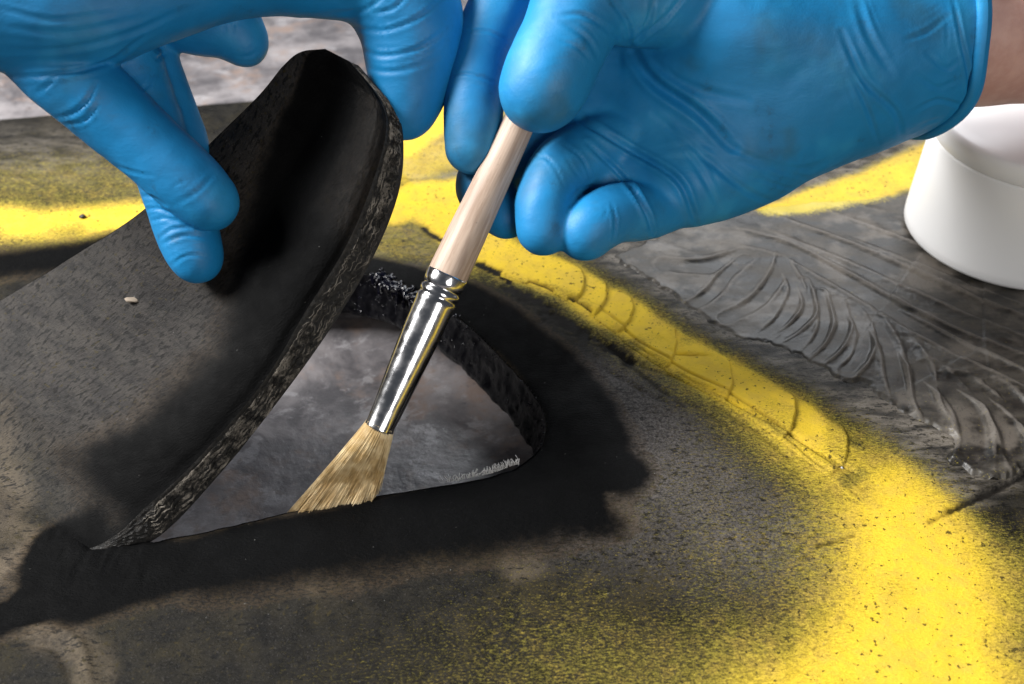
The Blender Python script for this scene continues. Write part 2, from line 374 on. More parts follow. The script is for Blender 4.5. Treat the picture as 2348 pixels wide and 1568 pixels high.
# --- overspray
yel = np.zeros_like(X)
def add(m, k): 
    global yel; yel = np.maximum(yel, np.clip(m, 0, 1) * k)
add(vstroke(g([(-120, 515), (0, 512), (150, 508), (330, 492), (600, 470)]), [1.5, 1.45, 1.3, 1.3, 1.3], 1.0), .84)
add(stroke(g([(-120, 430), (0, 432), (330, 430), (560, 420)]), 2.9, .8), .34)
add(stroke(g([(900, 330), (960, 290), (1040, 250), (1130, 230)]), 1.5, .5), .95)
add(stroke(g([(900, 480), (970, 450), (1060, 440)]), 1.2, .5), 1.0)
add(stroke(g([(880, 400), (1000, 360), (1100, 330)]), 1.5, .5), .62)
add(stroke(g([(900, 550), (1000, 560), (1080, 590)]), 1.5, .6), .42)
strip = g([(1000, 470), (1080, 545), (1180, 600), (1300, 645), (1420, 715), (1520, 790), (1640, 860), (1780, 940), (1900, 1020), (2010, 1110), (2110, 1210)])
add(vstroke(strip + wob.mean() * 0, [1.3, 1.1, 1.05, 1.0, .95, .95, 1.0, 1.0, 1.05, 1.1, 1.3], .75), 1.08)
add(vstroke(strip, [1.8, 1.6, 1.6, 1.6, 1.7, 1.8, 1.9, 2.1, 2.4, 2.8, 3.0], .6), .42)
d, t_, s_ = seg_dist(X + .3 * wob, Y + .3 * wob, g([(2080, 1190), (2120, 1300), (2110, 1420), (2120, 1568), (2120, 1700)]))
add(1 - smooth(np.interp(t_, [0, .3, .6, 1], [.3, .7, .9, 1.0]), np.interp(t_, [0, .3, .6, 1], [2.2, 2.6, 3.1, 3.3]), d), 1.12)
add(1 - smooth(1.6, 4.6, d), .55)
add(stroke(g([(1780, 1640), (1950, 1580), (2100, 1560)]), 1.5, .75), .95)
add(vstroke(g([(1760, 486), (1900, 448), (2010, 418), (2130, 372), (2260, 290), (2400, 262)]), [.5, .9, 1.0, 1.1, 1.2, 1.2], .6), 1.0)
low = smooth(0, 1, np.clip((X * .62 - Y * .78 - 3.0) / 11.5, 0, 1)) * smooth(0.8, 3.5, dhole)
add(low * np.clip(1.1 + .9 * wob, .6, 1.3), .37)
add(r4([(0, 0)])[0, 0] * 0 + stroke(r4([(440, 150), (560, 150)]), .12, .6), .7)
for pts in ([(760, 90), (800, 130)], [(800, 215), (925, 212)], [(850, 150), (910, 185)]): add(stroke(r6(pts), .13, .9), .55)
def blur(A, r):
    for ax in (0, 1):
        for _ in range(2):
            P = np.pad(A, [(r + 1, r) if q == ax else (0, 0) for q in (0, 1)], mode='edge'); c_ = np.cumsum(P, ax); n_ = A.shape[ax]
            A = (np.take(c_, np.arange(2 * r + 1, 2 * r + 1 + n_), ax) - np.take(c_, np.arange(0, n_), ax)) / (2 * r + 1)
    return A
wl = smooth(-2, -6, Y); yel = yel * (1 - wl) + blur(yel, 13) * wl
yel = .75 * yel + .25 * blur(yel, 4)
sd_, _, ss_ = seg_dist(X, Y, strip); yel *= 1 - .8 * smooth(1.1, 2.6, sd_) * (ss_ > 0) * smooth(-9.5, -7, Y) * (1 - smooth(on(1760, 520)[1], on(1760, 480)[1], Y))
yel *= 1 - .25 * smooth(.2, .9, vnoise(X * .6 + 9, Y * .6, seed=5))
# --- buffed black
blk = np.zeros_like(X)
def addb(m, k=1.0):
    global blk; blk = np.maximum(blk, m * k)
addb(vstroke(g([(120, 1310), (260, 1320), (450, 1285), (700, 1228), (950, 1180), (1150, 1140), (1290, 1090), (1345, 1010), (1310, 900), (1230, 810), (1140, 740), (1060, 680), (960, 640), (850, 610)]),
             [1.0, 1.15, .95, .9, .95, 1.1, 1.35, 1.35, 1.1, 1.0, .95, .8, .6, .5], .45))
addb(stroke(g([(1330, 1060), (1430, 1080)]), .9, .5)); addb(stroke(g([(1330, 1140), (1380, 1200)]), .75, .6), .8)
addb(stroke(g([(500, 1300), (800, 1260), (1100, 1210), (1330, 1170)]), 1.1, .8), .75)
addb(vstroke(g([(210, 1310), (110, 1370), (20, 1420), (-120, 1460)]), [1.1, .75, .6, .6], .35))
addb(stroke(g([(150, 1260), (190, 1350)]), 1.05, .35)); addb(stroke(g([(-80, 620), (150, 585), (330, 560)]), 1.0, .7), .8)
blk = .5 * blk + .5 * blur(blk, 6)
# --- bare tan patches, light smears
tan = np.zeros_like(X)
for pts, w, k in (([(0, 1090), (30, 1150)], .6, .4), ([(10, 1290), (60, 1300)], .75, .95), ([(0, 1210), (50, 1240)], .5, .6), ([(60, 1440), (150, 1455), (200, 1500), (210, 1568)], .45, .6),
                  ([(30, 990), (20, 1040)], .45, .4), ([(740, 1330), (800, 1310)], .7, .12), ([(1180, 1305), (1220, 1300)], .4, .35), ([(1380, 1150), (1440, 1180)], .5, .35)):
    tan = np.maximum(tan, k * stroke(g(pts), w, .6))
tan *= np.clip(.75 + .9 * wob, 0, 1)
side_d, side_t, side_s = seg_dist(X, Y, strip)
right_of = (side_s > 0) * smooth(1.0, 2.2, side_d)
sme = right_of * smooth(-9, -5, Y) * smooth(0, .8, X + 30)
line = g([(1700, 1420), (1900, 1310), (2100, 1205), (2230, 1150), (2347, 1092), (2500, 1020)])
ld, lt, ls = seg_dist(X, Y, line)
below = (ls < 0) & (X > on(1880, 1300)[0])
sme = sme * (1 - .85 * below * smooth(0, .5, ld))
grit = np.maximum(stroke(g([(1400, 900), (1500, 1020), (1620, 1130), (1720, 1220)]), 1.7, .7), .6 * stroke(g([(1350, 1180), (1600, 1250), (1850, 1250)]), 1.6, .8))
sme = np.maximum(sme, .25 * stroke(g([(1400, 920), (1500, 1020), (1600, 1120), (1700, 1200)]), 1.5, .7))
sme = np.maximum(sme, .35 * stroke(g([(-100, 350), (300, 350), (900, 560)]), 2.2, .7))
# --- relief
Z = 0.05 * vnoise(X * .35, Y * .35, seed=11) + .012 * vnoise(X * 2, Y * 2, seed=12)
crk = np.zeros_like(X); CN1 = vnoise(X * 3, Y * 3, seed=21); CN2 = vnoise(X * 8, Y * 8, seed=22)
def ridge(pts, h, w):
    global Z; d, t, _ = local(pts, 3 * w); Z = Z + h * np.exp(-(d / w) ** 2) * np.sin(np.clip(t, .04, .96) * math.pi) ** .5
def step(pts, h, w, reach):
    """raised on the left hand of the path, falling off slowly"""
    global Z; d, t, s = local(pts, 4 * reach); e = np.sin(np.clip(t, .02, .98) * math.pi) ** .5
    Z = Z + h * e * np.where(s > 0, np.exp(-d / reach) * smooth(0, w, d), 0)
def crack(pts, w, k=1.0, depth=.06):
    global Z, crk; d, t, _ = local(pts, 4 * w)
    ww = np.maximum(w * (1 + .8 * CN1 + .6 * CN2), .004)
    m = 1 - smooth(ww * .5, ww * 1.2 + .01, d); crk = np.maximum(crk, m * k); Z = Z - depth * m
# ribbed moulding of the yellow strip
Z += .0 * (1 - smooth(.6, 1.05, side_d)) * smooth(0.12, .25, side_t) * (1 - smooth(.84, .95, side_t))
for pts in ([(400, 800), (640, 900), (850, 1010), (1000, 1090), (1240, 1230), (1380, 1310)], [(0, 570), (200, 720), (400, 800)]): ridge(catmull(r5(pts), 6), -.12, .09); crack(catmull(r5(pts), 6), .05, .5, 0)
for pts in ([(640, 960), (850, 1080), (1030, 1230)], [(300, 860), (600, 990), (800, 1130)], [(60, 760), (300, 900), (500, 990)], [(410, 700), (620, 715)]): ridge(catmull(r5(pts), 6), -.09, .08); crack(catmull(r5(pts), 6), .03, .4, 0)
for pts, w in (([(970, 520), (1030, 560), (1060, 590)], .12), ([(1095, 605), (1130, 620), (1165, 645)], .2), ([(1170, 660), (1240, 700), (1265, 715)], .28), ([(1265, 720), (1310, 750), (1345, 770)], .42), ([(1340, 765), (1400, 795), (1450, 830)], .24)):
    crack(catmull(g(pts), 6), w)
crack(r6([(1480, 470), (1560, 450), (1640, 425)]), .05, .7, .04)
for pts in ([(0, 640), (120, 680), (220, 740)], [(200, 740), (330, 850), (480, 960)]): crack(catmull(r5(pts), 6), .08, .8, .03)
# putty worked with the fingers: leaf-like ridges
Z += .10 * (ls > 0) * smooth(0, .15, ld) * np.exp(-ld / 2.0) * smooth(.42, .62, lt) * smooth(on(1900, 1300)[0], on(2250, 1300)[0], X)
crack(g([(2180, 1172), (2250, 1140), (2347, 1092), (2500, 1020)]), .08, .9, .05)
crack(g([(2130, 1197), (2200, 1165)]), .05, .6, .03)
for q in ([(150, 1050), (350, 1130), (480, 1130)], ): pass
ridge(catmull(g([(-40, 1462), (60, 1442), (150, 1450), (190, 1490), (205, 1568)]), 8), .10, .12); ridge(catmull(g([(-40, 1500), (60, 1475), (130, 1490), (170, 1568)]), 8), -.08, .10)
for a in range(26):    # short hatched scores in the buffed rubber
    x0 = 120 + a * 8 + random.uniform(-6, 6); y0 = 1215 + random.uniform(-25, 95)
    ridge(g([(x0 + 14, y0), (x0, y0 + random.uniform(30, 60))]), -.025, .05)
# softened lip of the cut, and the sheet arching a little over the table
Z -= .10 * np.exp(-dhole / .10)
Z *= 1
V = np.stack([X, Y, Z], -1).reshape(-1, 3)
Fq = grid_faces(nx, ny); inn = (sd < -1e-6).ravel(); Fq = Fq[~inn[Fq].any(1)]
used = np.unique(Fq); remap = np.full(len(V), -1, np.int32); remap[used] = np.arange(len(used))
at_ = {k: a.ravel()[used] for k, a in dict(yellow=yel, black=blk, tan=tan, smear=sme, crack=crk, grit=grit).items()}
sheet = mesh('sheet', V[used], remap[Fq], MAT['sheet'], belt, attrs=at_)
# the sheet goes on beyond the part laid out from image coordinates
li = [(0, j) for j in range(ny - 1, 0, -1)] + [(i, 0) for i in range(nx)] + [(nx - 1, j) for j in range(1, ny)]
li = np.array(li); e0 = np.stack([X, Y, Z], -1)[li[:, 0], li[:, 1]]; e1 = e0.copy()
e1[:, 0] += np.where(li[:, 0] == 0, -14, np.where(li[:, 0] == nx - 1, 14, 0)); e1[:, 1] += np.where(li[:, 1] == 0, -10, 0)
m_at = {k: np.repeat(a[li[:, 0], li[:, 1]], 3) for k, a in dict(yellow=yel, black=blk, tan=tan, smear=sme, crack=crk, grit=grit).items()}
e2 = e1.copy(); e2[:, 2] = -1.75
mesh('sheet_margin', np.stack([e0, e1, e2], 1).reshape(-1, 3), grid_faces(len(li), 3), MAT['sheet'], belt, attrs=m_at)
def zsheet(x, y):
    d = (X - x) ** 2 + (Y - y) ** 2; i = np.argmin(d); return Z.ravel()[i]
# ribbed moulding: overlapping scale-like ribs, each dropping off along a crescent
sc = catmull(strip[2:10], 30); sl = np.concatenate([[0], np.cumsum(np.linalg.norm(np.diff(sc[:, :2], axis=0), axis=1))])
NU, NVV = 420, 64; uu = np.linspace(0, sl[-1], NU); cc = np.stack([np.interp(uu, sl, sc[:, k]) for k in (0, 1)], -1)
tt_ = np.gradient(cc, axis=0); tt_ /= np.linalg.norm(tt_, axis=1)[:, None]; nn_ = np.stack([-tt_[:, 1], tt_[:, 0]], -1)
vv = np.linspace(-1, 1, NVV); U2, V2 = np.meshgrid(uu, vv, indexing='ij'); hwid = np.interp(uu, [0, 3, sl[-1]], [1.05, .95, 1.0])
mx = cc[:, None, :] + nn_[:, None, :] * (V2 * hwid[:, None] * (1 + .05 * vnoise(U2 * 1.5, V2, seed=110)))[..., None]
ribs = [float(uu[np.argmin(((cc - r5([q])[0, :2]) ** 2).sum(1))]) for q in [(-120, 400), (10, 450), (170, 510), (385, 680), (690, 830), (1025, 1000), (1290, 1180)]]
ribs = sorted(ribs); ue = U2 + .62 * V2 - .28 * (1 - (V2 * 1.1) ** 2) + .06 * vnoise(U2 * 2, V2 * 3, seed=111)
saw = np.zeros_like(U2); prev_ = -1.6; gro = np.zeros_like(U2)
for r_ in ribs:
    m_ = (ue > prev_) & (ue <= r_); saw = np.where(m_, ((ue - prev_) / (r_ - prev_)) ** 2.2, saw); gro = np.maximum(gro, np.exp(-((ue - r_ - .03) / .045) ** 2)); prev_ = r_
mz = .10 * np.sqrt(np.clip(1 - V2 ** 2, 0, 1)) + .13 * saw * (1 - smooth(.6, 1, np.abs(V2))) + .012 * vnoise(U2 * 3, V2 * 4, seed=112) + .02 * vnoise(U2 * .8, V2 * 2, seed=113)
low_line = np.exp(-((V2 + .52 + .06 * vnoise(U2 * .7, 0 * U2, seed=114)) / .05) ** 2) * smooth(3.2, 5, U2); mz -= .07 * low_line
hl_ = np.exp(-((V2 + .78 + .06 * vnoise(U2 * .9, 0 * U2, seed=115)) / .04) ** 2) * smooth(5, 6.5, U2) * smooth(-.5, .3, vnoise(U2 * 1.2, 0 * U2, seed=119)); mz -= .05 * hl_
mz *= (1 - smooth(sl[-1] - 2.5, sl[-1], U2)); ragged = smooth(.1, .6, vnoise(U2 * 1.6, V2 * 2.2, seed=116) + .5 * vnoise(U2 * 5, V2 * 6, seed=117)) * smooth(-.58, -.85, V2) * (1 - smooth(4.2, 6.2, U2)); mz -= .10 * ragged
xx_ = np.clip((mx[..., 0] + 26) / 53 * (nx - 1), 0, nx - 1).round().astype(int); yy_ = np.clip((mx[..., 1] + 15.5) / (far_y(mx[..., 0]) + 15.5) * (ny - 1), 0, ny - 1).round().astype(int)
mz = Z[xx_, yy_] + mz - .05 * smooth(.93, 1, np.abs(V2)) + .004
my = yel[xx_, yy_] * (1 - .25 * smooth(.3, .8, vnoise(U2 * 1.1, V2 * 1.5, seed=118)))
mc = np.clip(np.maximum.reduce([.45 * gro * (np.abs(V2) < .85), .42 * low_line, .35 * hl_, 1.0 * ragged]), 0, 1)
mesh('ribbed_moulding', np.concatenate([mx, mz[..., None]], -1).reshape(-1, 3), grid_faces(NU, NVV), MAT['sheet'], belt, attrs=dict(yellow=my.ravel(), black=0 * my.ravel(), tan=0 * my.ravel(), smear=sme[xx_, yy_].ravel(), crack=mc.ravel(), grit=0 * my.ravel()))
# smeared filler, worked with the fingers: overlapping curved strokes, a ragged raised edge
PR = lambda p: r5(p)[:, :2]
edge = catmull(r5([(120, 200), (350, 350), (560, 490), (760, 610), (930, 650), (1100, 720), (1190, 775), (1300, 840), (1420, 850), (1490, 935), (1640, 1010), (1740, 1070), (1850, 1140), (1820, 1220), (1900, 1280), (2080, 1340), (2250, 1262), (2600, 1100)]), 5)
outline = np.vstack([edge[:, :2], PR([(2750, 300), (2211, -60), (1700, -120), (1000, -60), (500, 40)])])
lo, hi = outline.min(0), np.minimum(outline.max(0), [26, 30]); PH = .042
px_, py_ = np.meshgrid(np.arange(lo[0], hi[0], PH), np.arange(lo[1], hi[1], PH), indexing='ij')
pn = .10 * vnoise(px_ * 3, py_ * 3, seed=101) + .06 * vnoise(px_ * 8, py_ * 8, seed=102)
pd, _, _ = seg_dist(px_, py_, outline, True); pin = inside(px_, py_, outline); psd = np.where(pin, pd, -pd) + pn
ed, et, _ = seg_dist(px_, py_, edge)
thick = np.interp(et, [0, .35, .5, .6, .75, 1], [.05, .06, .10, .16, .20, .20])
c33, s33 = math.cos(math.radians(33)), math.sin(math.radians(33)); xr, yr = px_ * c33 - py_ * s33, px_ * s33 + py_ * c33
hgt = .05 + .07 * vnoise(xr * .3, yr * .9, seed=103) + .035 * vnoise(xr * .8, yr * 2.6, seed=104)
for cl, w in (([(400, 250), (600, 260), (800, 200)], 70), ([(700, 100), (1000, 170), (1300, 330), (1700, 560), (2400, 850)], 75), ([(900, 20), (1300, 170), (1800, 400), (2400, 650)], 85), ([(1200, 10), (1700, 210), (2400, 480)], 90), ([(1500, 480), (1900, 690), (2400, 930)], 60),
              ([(500, 470), (620, 400), (700, 300), (800, 220)], 45), ([(700, 520), (860, 430), (960, 300), (1000, 190)], 50), ([(980, 220), (1060, 370), (1000, 520), (900, 610)], 46), ([(1090, 330), (1125, 470), (1060, 560), (950, 630)], 38), ([(1180, 390), (1205, 530), (1170, 640), (1100, 710)], 36), ([(1260, 420), (1295, 560), (1245, 670), (1160, 740)], 40),
              ([(1340, 470), (1405, 600), (1385, 720), (1310, 800)], 46), ([(1450, 540), (1530, 680), (1560, 820), (1600, 970)], 58), ([(1600, 640), (1690, 800), (1710, 950), (1780, 1070)], 60), ([(1720, 790), (1870, 930), (1950, 1080), (1960, 1270)], 78), ([(1880, 850), (2060, 980), (2140, 1130), (2190, 1290)], 62), ([(2060, 900), (2230, 1040), (2330, 1200)], 70)):
    c_ = catmull(r5(cl), 7); w_ = w * .0070; d_, t_, s_ = seg_dist(px_, py_, c_); e_ = np.sin(np.clip(t_, .03, .97) * math.pi) ** .5
    x_ = d_ / w_; side = np.where(s_ > 0, x_, -x_)
    prof_ = .11 - .17 * np.clip(1 - x_ * x_, 0, 1) + .05 * side + .006 * np.sin(side * 9 + 4 * vnoise(t_ * 5, 0 * t_, seed=int(w)))
    m_ = (1 - smooth(.85, 1.12, x_)) * e_ * .9
    hgt = hgt * (1 - m_) + prof_ * m_ + (.05 + .05 * vnoise(t_ * 6, 0 * t_ + w, seed=107)) * e_ * np.exp(-((x_ - 1.0) / .26) ** 2)
hgt += .008 * vnoise(px_ * 6, py_ * 6, seed=105) + .006 * vnoise(px_ * 14, py_ * 14, seed=106)
yy_ = np.clip((py_ + 15.5) / (far_y(px_) + 15.5) * (ny - 1), 0, ny - 1).round().astype(int); xx_ = np.clip((px_ + 26) / 53 * (nx - 1), 0, nx - 1).round().astype(int)
pz = Z[xx_, yy_] + (np.maximum(hgt, .015) * np.clip(thick / .10, .35, 1) + thick * .5) * smooth(-.02, .14, psd) - .06 * (1 - smooth(-.10, .02, psd)) + .002
keep = psd > -.12
Fq = grid_faces(*px_.shape); Fq = Fq[keep.ravel()[Fq].all(1)]; used = np.unique(Fq); rm_ = np.full(px_.size, -1, np.int32); rm_[used] = np.arange(len(used))
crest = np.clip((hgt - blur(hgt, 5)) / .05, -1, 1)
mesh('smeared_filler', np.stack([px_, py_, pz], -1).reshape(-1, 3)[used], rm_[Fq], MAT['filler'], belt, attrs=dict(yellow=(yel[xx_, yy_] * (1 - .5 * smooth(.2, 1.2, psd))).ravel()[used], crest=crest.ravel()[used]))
def ztop(x, y):
    i = int(round((x - lo[0]) / PH)); j = int(round((y - lo[1]) / PH))
    return max(zsheet(x, y), pz[i, j] if 0 <= i < px_.shape[0] and 0 <= j < px_.shape[1] and keep[i, j] else -9)
# wall of the hole: wet with glue on the far and right side
hz = np.array([zsheet(p[0], p[1]) for p in hole])
prof = [(0, 0.0), (-.02, -.12), (-.08, -.35), (-.12, -.6), (-.2, -.9), (-.29, -1.25), (-.36, -1.5), (-.32, -1.72), (.7, -1.85)]
cen = hole.mean(0)
nrm = np.stack([np.gradient(hole[:, 1]), -np.gradient(hole[:, 0])], -1); nrm /= np.linalg.norm(nrm, axis=1)[:, None]
n = len(hole)
NW = 1100; iw = np.linspace(0, n, NW, endpoint=False); per = lambda a: np.interp(iw, np.arange(n + 1), np.append(a, a[0]))
pu = np.linspace(0, len(prof) - 1, 36); prof = [(np.interp(q_, range(len(prof)), [p_[0] for p_ in prof]), np.interp(q_, range(len(prof)), [p_[1] for p_ in prof])) for q_ in pu]
nrm0, hole0 = nrm, hole; hz = per(hz); nrm = np.stack([per(nrm[:, 0]), per(nrm[:, 1])], -1); hole_w = np.stack([per(hole[:, k]) for k in range(3)], -1)
n = NW; W = np.zeros((n, len(prof), 3))
sgn_ = 1 if np.sum(nrm * (hole_w[:, :2] - cen[:2])) > 0 else -1
for j, (o, z) in enumerate(prof):
    cx_, cy_ = hole_w[:, 0], hole_w[:, 1]
    o_ = o + smooth(0, .3, -z) * (.07 * vnoise(cx_ * 2.5, cy_ * 2.5, z * 3, seed=30) + .035 * vnoise(cx_ * 5, cy_ * 5, z * 3, seed=34) + .010 * vnoise(cx_ * 12, cy_ * 12, z * 7, seed=35))
    W[:, j, :2] = hole_w[:, :2] + sgn_ * nrm * np.reshape(o_, (-1, 1)); W[:, j, 2] = (hz if j == 0 else hz * .5) + z
mesh('hole_wall', W.reshape(-1, 3), grid_faces(n, len(prof), True), MAT['wall'], belt)
parts = []
import bmesh
bm_ = bmesh.new(); bmesh.ops.create_icosphere(bm_, subdivisions=2, radius=1); SPH = np.array([v_.co for v_ in bm_.verts]); SPF = [tuple(v_.index for v_ in f.verts) for f in bm_.faces]; bm_.free()
hx, hy, _ = image_px(hole_w); wall_i = np.where((hy < 1010) & (hx > 780))[0]; thick_i = np.where((hy < 760) & (hx > 800) & (hx < 1080))[0]
for a in range(520):
    i = int(random.choice(wall_i)) if a < 430 else int(random.choice(thick_i)); j = random.randint(3, 28); r_ = random.uniform(.012, .04) * (1.8 if a > 430 else 1); p = W[i, j] * .5 + W[i, j - 1] * .5 + rng.normal(0, .03, 3); p[:2] += (hole_w[i, :2] - cen[:2]) / np.linalg.norm(hole_w[i, :2] - cen[:2]) * r_ * .6
    if a > 490: p = W[i, 0] + np.array([random.gauss(0, .12), random.gauss(.1, .2), .03]); r_ = random.uniform(.02, .06)
    e = np.array([random.uniform(.7, 1.6), random.uniform(.7, 1.3), random.uniform(.6, 1.2)]); V_ = SPH * (1 + .3 * vnoise(SPH[:, 0] * 2 + a, SPH[:, 1] * 2, SPH[:, 2] * 2, seed=77))[:, None]
    parts.append((p + V_ * e * r_, SPF))
V, Fc = merge(parts); tag(mesh('glue_clot', V, Fc, MAT['glue'], belt), kind='stuff')
GLUE = []
for a in range(75):
    u_ = random.random(); x0 = 860 + 110 * u_ + random.gauss(0, 8); y0 = 622 + 66 * u_ + random.gauss(0, 8); p0 = on(x0, y0, .02); ln_ = random.uniform(.1, .9) if a % 3 else .05
    p1 = p0 + np.array([random.gauss(0, .06), -.12 - .1 * ln_, -ln_]); r_ = random.uniform(.04, .10)
    q0, q1 = image_px(p0[None]), image_px(p1[None]); GLUE.append(dict(pts=[(q0[0][0], q0[1][0], q0[2][0], r_), (q1[0][0], q1[1][0], q1[2][0], r_ * random.uniform(.6, 1.3))], k=.06))
# outer rim of the sheet
rim = np.vstack([np.stack([X[:, -1], Y[:, -1], Z[:, -1]], -1)]); low_ = rim.copy(); low_[:, 2] = -1.75; mid_ = rim.copy(); mid_[:, 2] -= .08; mid_[:, 1] += .05
mesh('rim', np.stack([rim, mid_, low_], 1).reshape(-1, 3), grid_faces(len(rim), 3), MAT['cut'], belt)

# ------------------------------------------------------------------ the lifted tongue
Lp = [(-330, 905), (-120, 770), (0, 690), (180, 580), (330, 480), (480, 330), (590, 222), (650, 150), (690, 119), (745, 112)]
Ld = [33.97, 34.3, 34.0, 32.8, 31.7, 30.6, 30.0, 29.6, 29.4, 29.2]
Rp = [(205, 1255), (330, 1165), (450, 1055), (600, 880), (700, 715), (790, 570), (850, 430), (885, 300), (868, 225), (800, 140)]
Rd = [29.32, 29.3, 29.2, 29.1, 29.1, 29.1, 29.1, 29.1, 29.1, 29.15]
Bp = [(215, 1262), (352, 1238), (505, 1085), (655, 897), (765, 742), (855, 590), (910, 455), (925, 345), (908, 255), (822, 150)]
Bd = [29.35, 29.75, 29.75, 29.75, 29.75, 29.75, 29.75, 29.7, 29.6, 29.4]
NT, NS = 320, 130
pts = lambda P, D: catmull([at(x, y, d) for (x, y), d in zip(P, D)], 40)
def resample(C): 
    u = np.linspace(0, len(C) - 1, NT); return np.stack([np.interp(u, np.arange(len(C)), C[:, k]) for k in range(3)], -1)
L, R, B = (resample(pts(P, D)) for P, D in ((Lp, Ld), (Rp, Rd), (Bp, Bd)))
t = np.linspace(0, 9, NT); s = np.linspace(0, 1, NS)
S2, T2 = np.meshgrid(s, t, indexing='ij')
base = L[None] * (1 - s)[:, None, None] + R[None] * s[:, None, None]
nf = np.array([.15, -.78, .6]); nf /= np.linalg.norm(nf)
cN = np.interp(t, [0, 2, 4, 5, 6, 8, 9], [0, .05, .4, .95, 1.05, .5, 0])
trough = -cN[None] * np.exp(-((S2 - np.interp(T2, [0, 4, 6, 9], [.62, .55, .44, .5])) / .19) ** 2)
lip = np.interp(t, [0, 1, 2, 7, 9], [0, .12, .22, .15, 0])[None] * (np.exp(-((S2 - .90) / .09) ** 2) * 1.0 - .35 * smooth(.95, 1.0, S2))
bow = np.interp(t, [0, 1.5, 4, 9], [0, .35, .25, 0])[None] * np.sin(S2 * math.pi)
finger_dent = -.18 * np.exp(-(((S2 - .55) / .10) ** 2 + ((T2 - 4.4) / .5) ** 2))
rough = .010 * vnoise(S2 * 40, T2 * 6, seed=41) + .02 * vnoise(S2 * 6, T2 * 1.6, seed=42)
P3 = base + (trough + lip + bow + finger_dent + rough * smooth(0, .4, T2))[..., None] * nf
P3[..., 2] = np.maximum(P3[..., 2] * smooth(-.25, 1.1, T2), .025)
arc = np.concatenate([[0], np.cumsum(np.linalg.norm(np.diff(.5 * (L + R), axis=0), axis=1))])
wid = np.linalg.norm(L - R, axis=1)
UV = np.stack([(S2 - .5) * wid[None] + 0 * T2, np.broadcast_to(arc, S2.shape)], -1).reshape(-1, 2)
bt = np.interp(T2, range(10), [.48, .70, .80, .84, .70, .42, .25, .17, .08, 0])
wv = .035 * vnoise(S2 * 3, T2 * 1.2, seed=43) + .012 * vnoise(S2 * 12, T2 * 7, seed=44)
sf = np.interp(T2, [0, 2, 4, 5, 6.5, 9], [1, 1.3, 1.9, 1.5, .6, .6]); fb = smooth(-.17, .12, (S2 - bt + wv) / sf)
ub = smooth(3.8, 5.6, T2); fb *= 1 - ub + ub * np.interp(S2, [0, .5, .72, 1], [1, 1, .50, .36])  # black also paints shade into the trough, thinner on its right flank
fb = np.maximum(fb, smooth(7.2, 8.6, T2) * smooth(.05, .3, S2))
ft = .16 * np.exp(-((S2 - bt + .06 + wv) / .05) ** 2) * smooth(.3, 1, T2) * (1 - smooth(2.6, 3.4, T2))
ft = np.maximum(ft, .12 * smooth(1.4, .2, T2) * smooth(.4, .6, vnoise(S2 * 3 + 2, T2 * 2, seed=46) + .4) * (S2 < .6))
def sheet_at(a):
    xi = np.clip((P3[..., 0] + 26) / 53 * (nx - 1), 0, nx - 1).round().astype(int); yi = np.clip((P3[..., 1] + 15.5) / (far_y(P3[..., 0]) + 15.5) * (ny - 1), 0, ny - 1).round().astype(int)
    return a[xi, yi]
lift = smooth(.15, 1.5, T2 + .5 * wv * 4)
fb = fb * lift + sheet_at(blk) * (1 - lift); ft = ft * lift + sheet_at(tan) * (1 - lift)
at_ = dict(lift=lift, yellow=.05 * (vnoise(S2 * 9, T2 * 5, seed=45) > .55), black=fb, tan=ft, smear=.10 * (1 - fb), crack=0 * fb)
flap = mesh('tongue', P3.reshape(-1, 3), grid_faces(NS, NT)[:, ::-1], MAT['flap'], belt, attrs={k: a.ravel() for k, a in at_.items()}, uv=UV)
tag(flap, 'tongue of the rubber sheet bent up by the blue fingers')
# cut face along its near edge
ND = 40; q = np.linspace(0, 1, ND)
top = P3[-1]; dirn = R - B; dl = np.linalg.norm(dirn, axis=1)
outw = np.array([.55, -.45, -.25])
cut = top[None] * (1 - q)[:, None, None] + B[None] * q[:, None, None]
cut += (np.sin(q * math.pi)[:, None] * (.10 + .09 * vnoise(q[:, None] * 5, t[None] * 14, seed=50) + .08 * vnoise(q[:, None] * 9, t[None] * 30, seed=51) + .05 * np.sin(q[:, None] * 44 + 1.5 * vnoise(t[None] * 4, q[:, None], seed=53))) * smooth(0, 1, t)[None])[..., None] * outw
mesh('cut_face', cut.reshape(-1, 3), grid_faces(ND, NT)[:, ::-1], MAT['cut'], flap)
L2 = L + np.array([0, .75, -.55]) * smooth(0, 1.5, t)[:, None]; 
back = B[None] * (1 - s)[:, None, None] + L2[None] * s[:, None, None] + ((trough + bow)[::-1] * 1.0)[..., None] * nf
back[..., 2] = np.minimum(back[..., 2], P3[::-1][..., 2] - .04)
mesh('underside', np.concatenate([back, (L[None])], 0).reshape(-1, 3), grid_faces(NS + 1, NT)[:, ::-1], MAT['cut'], flap)
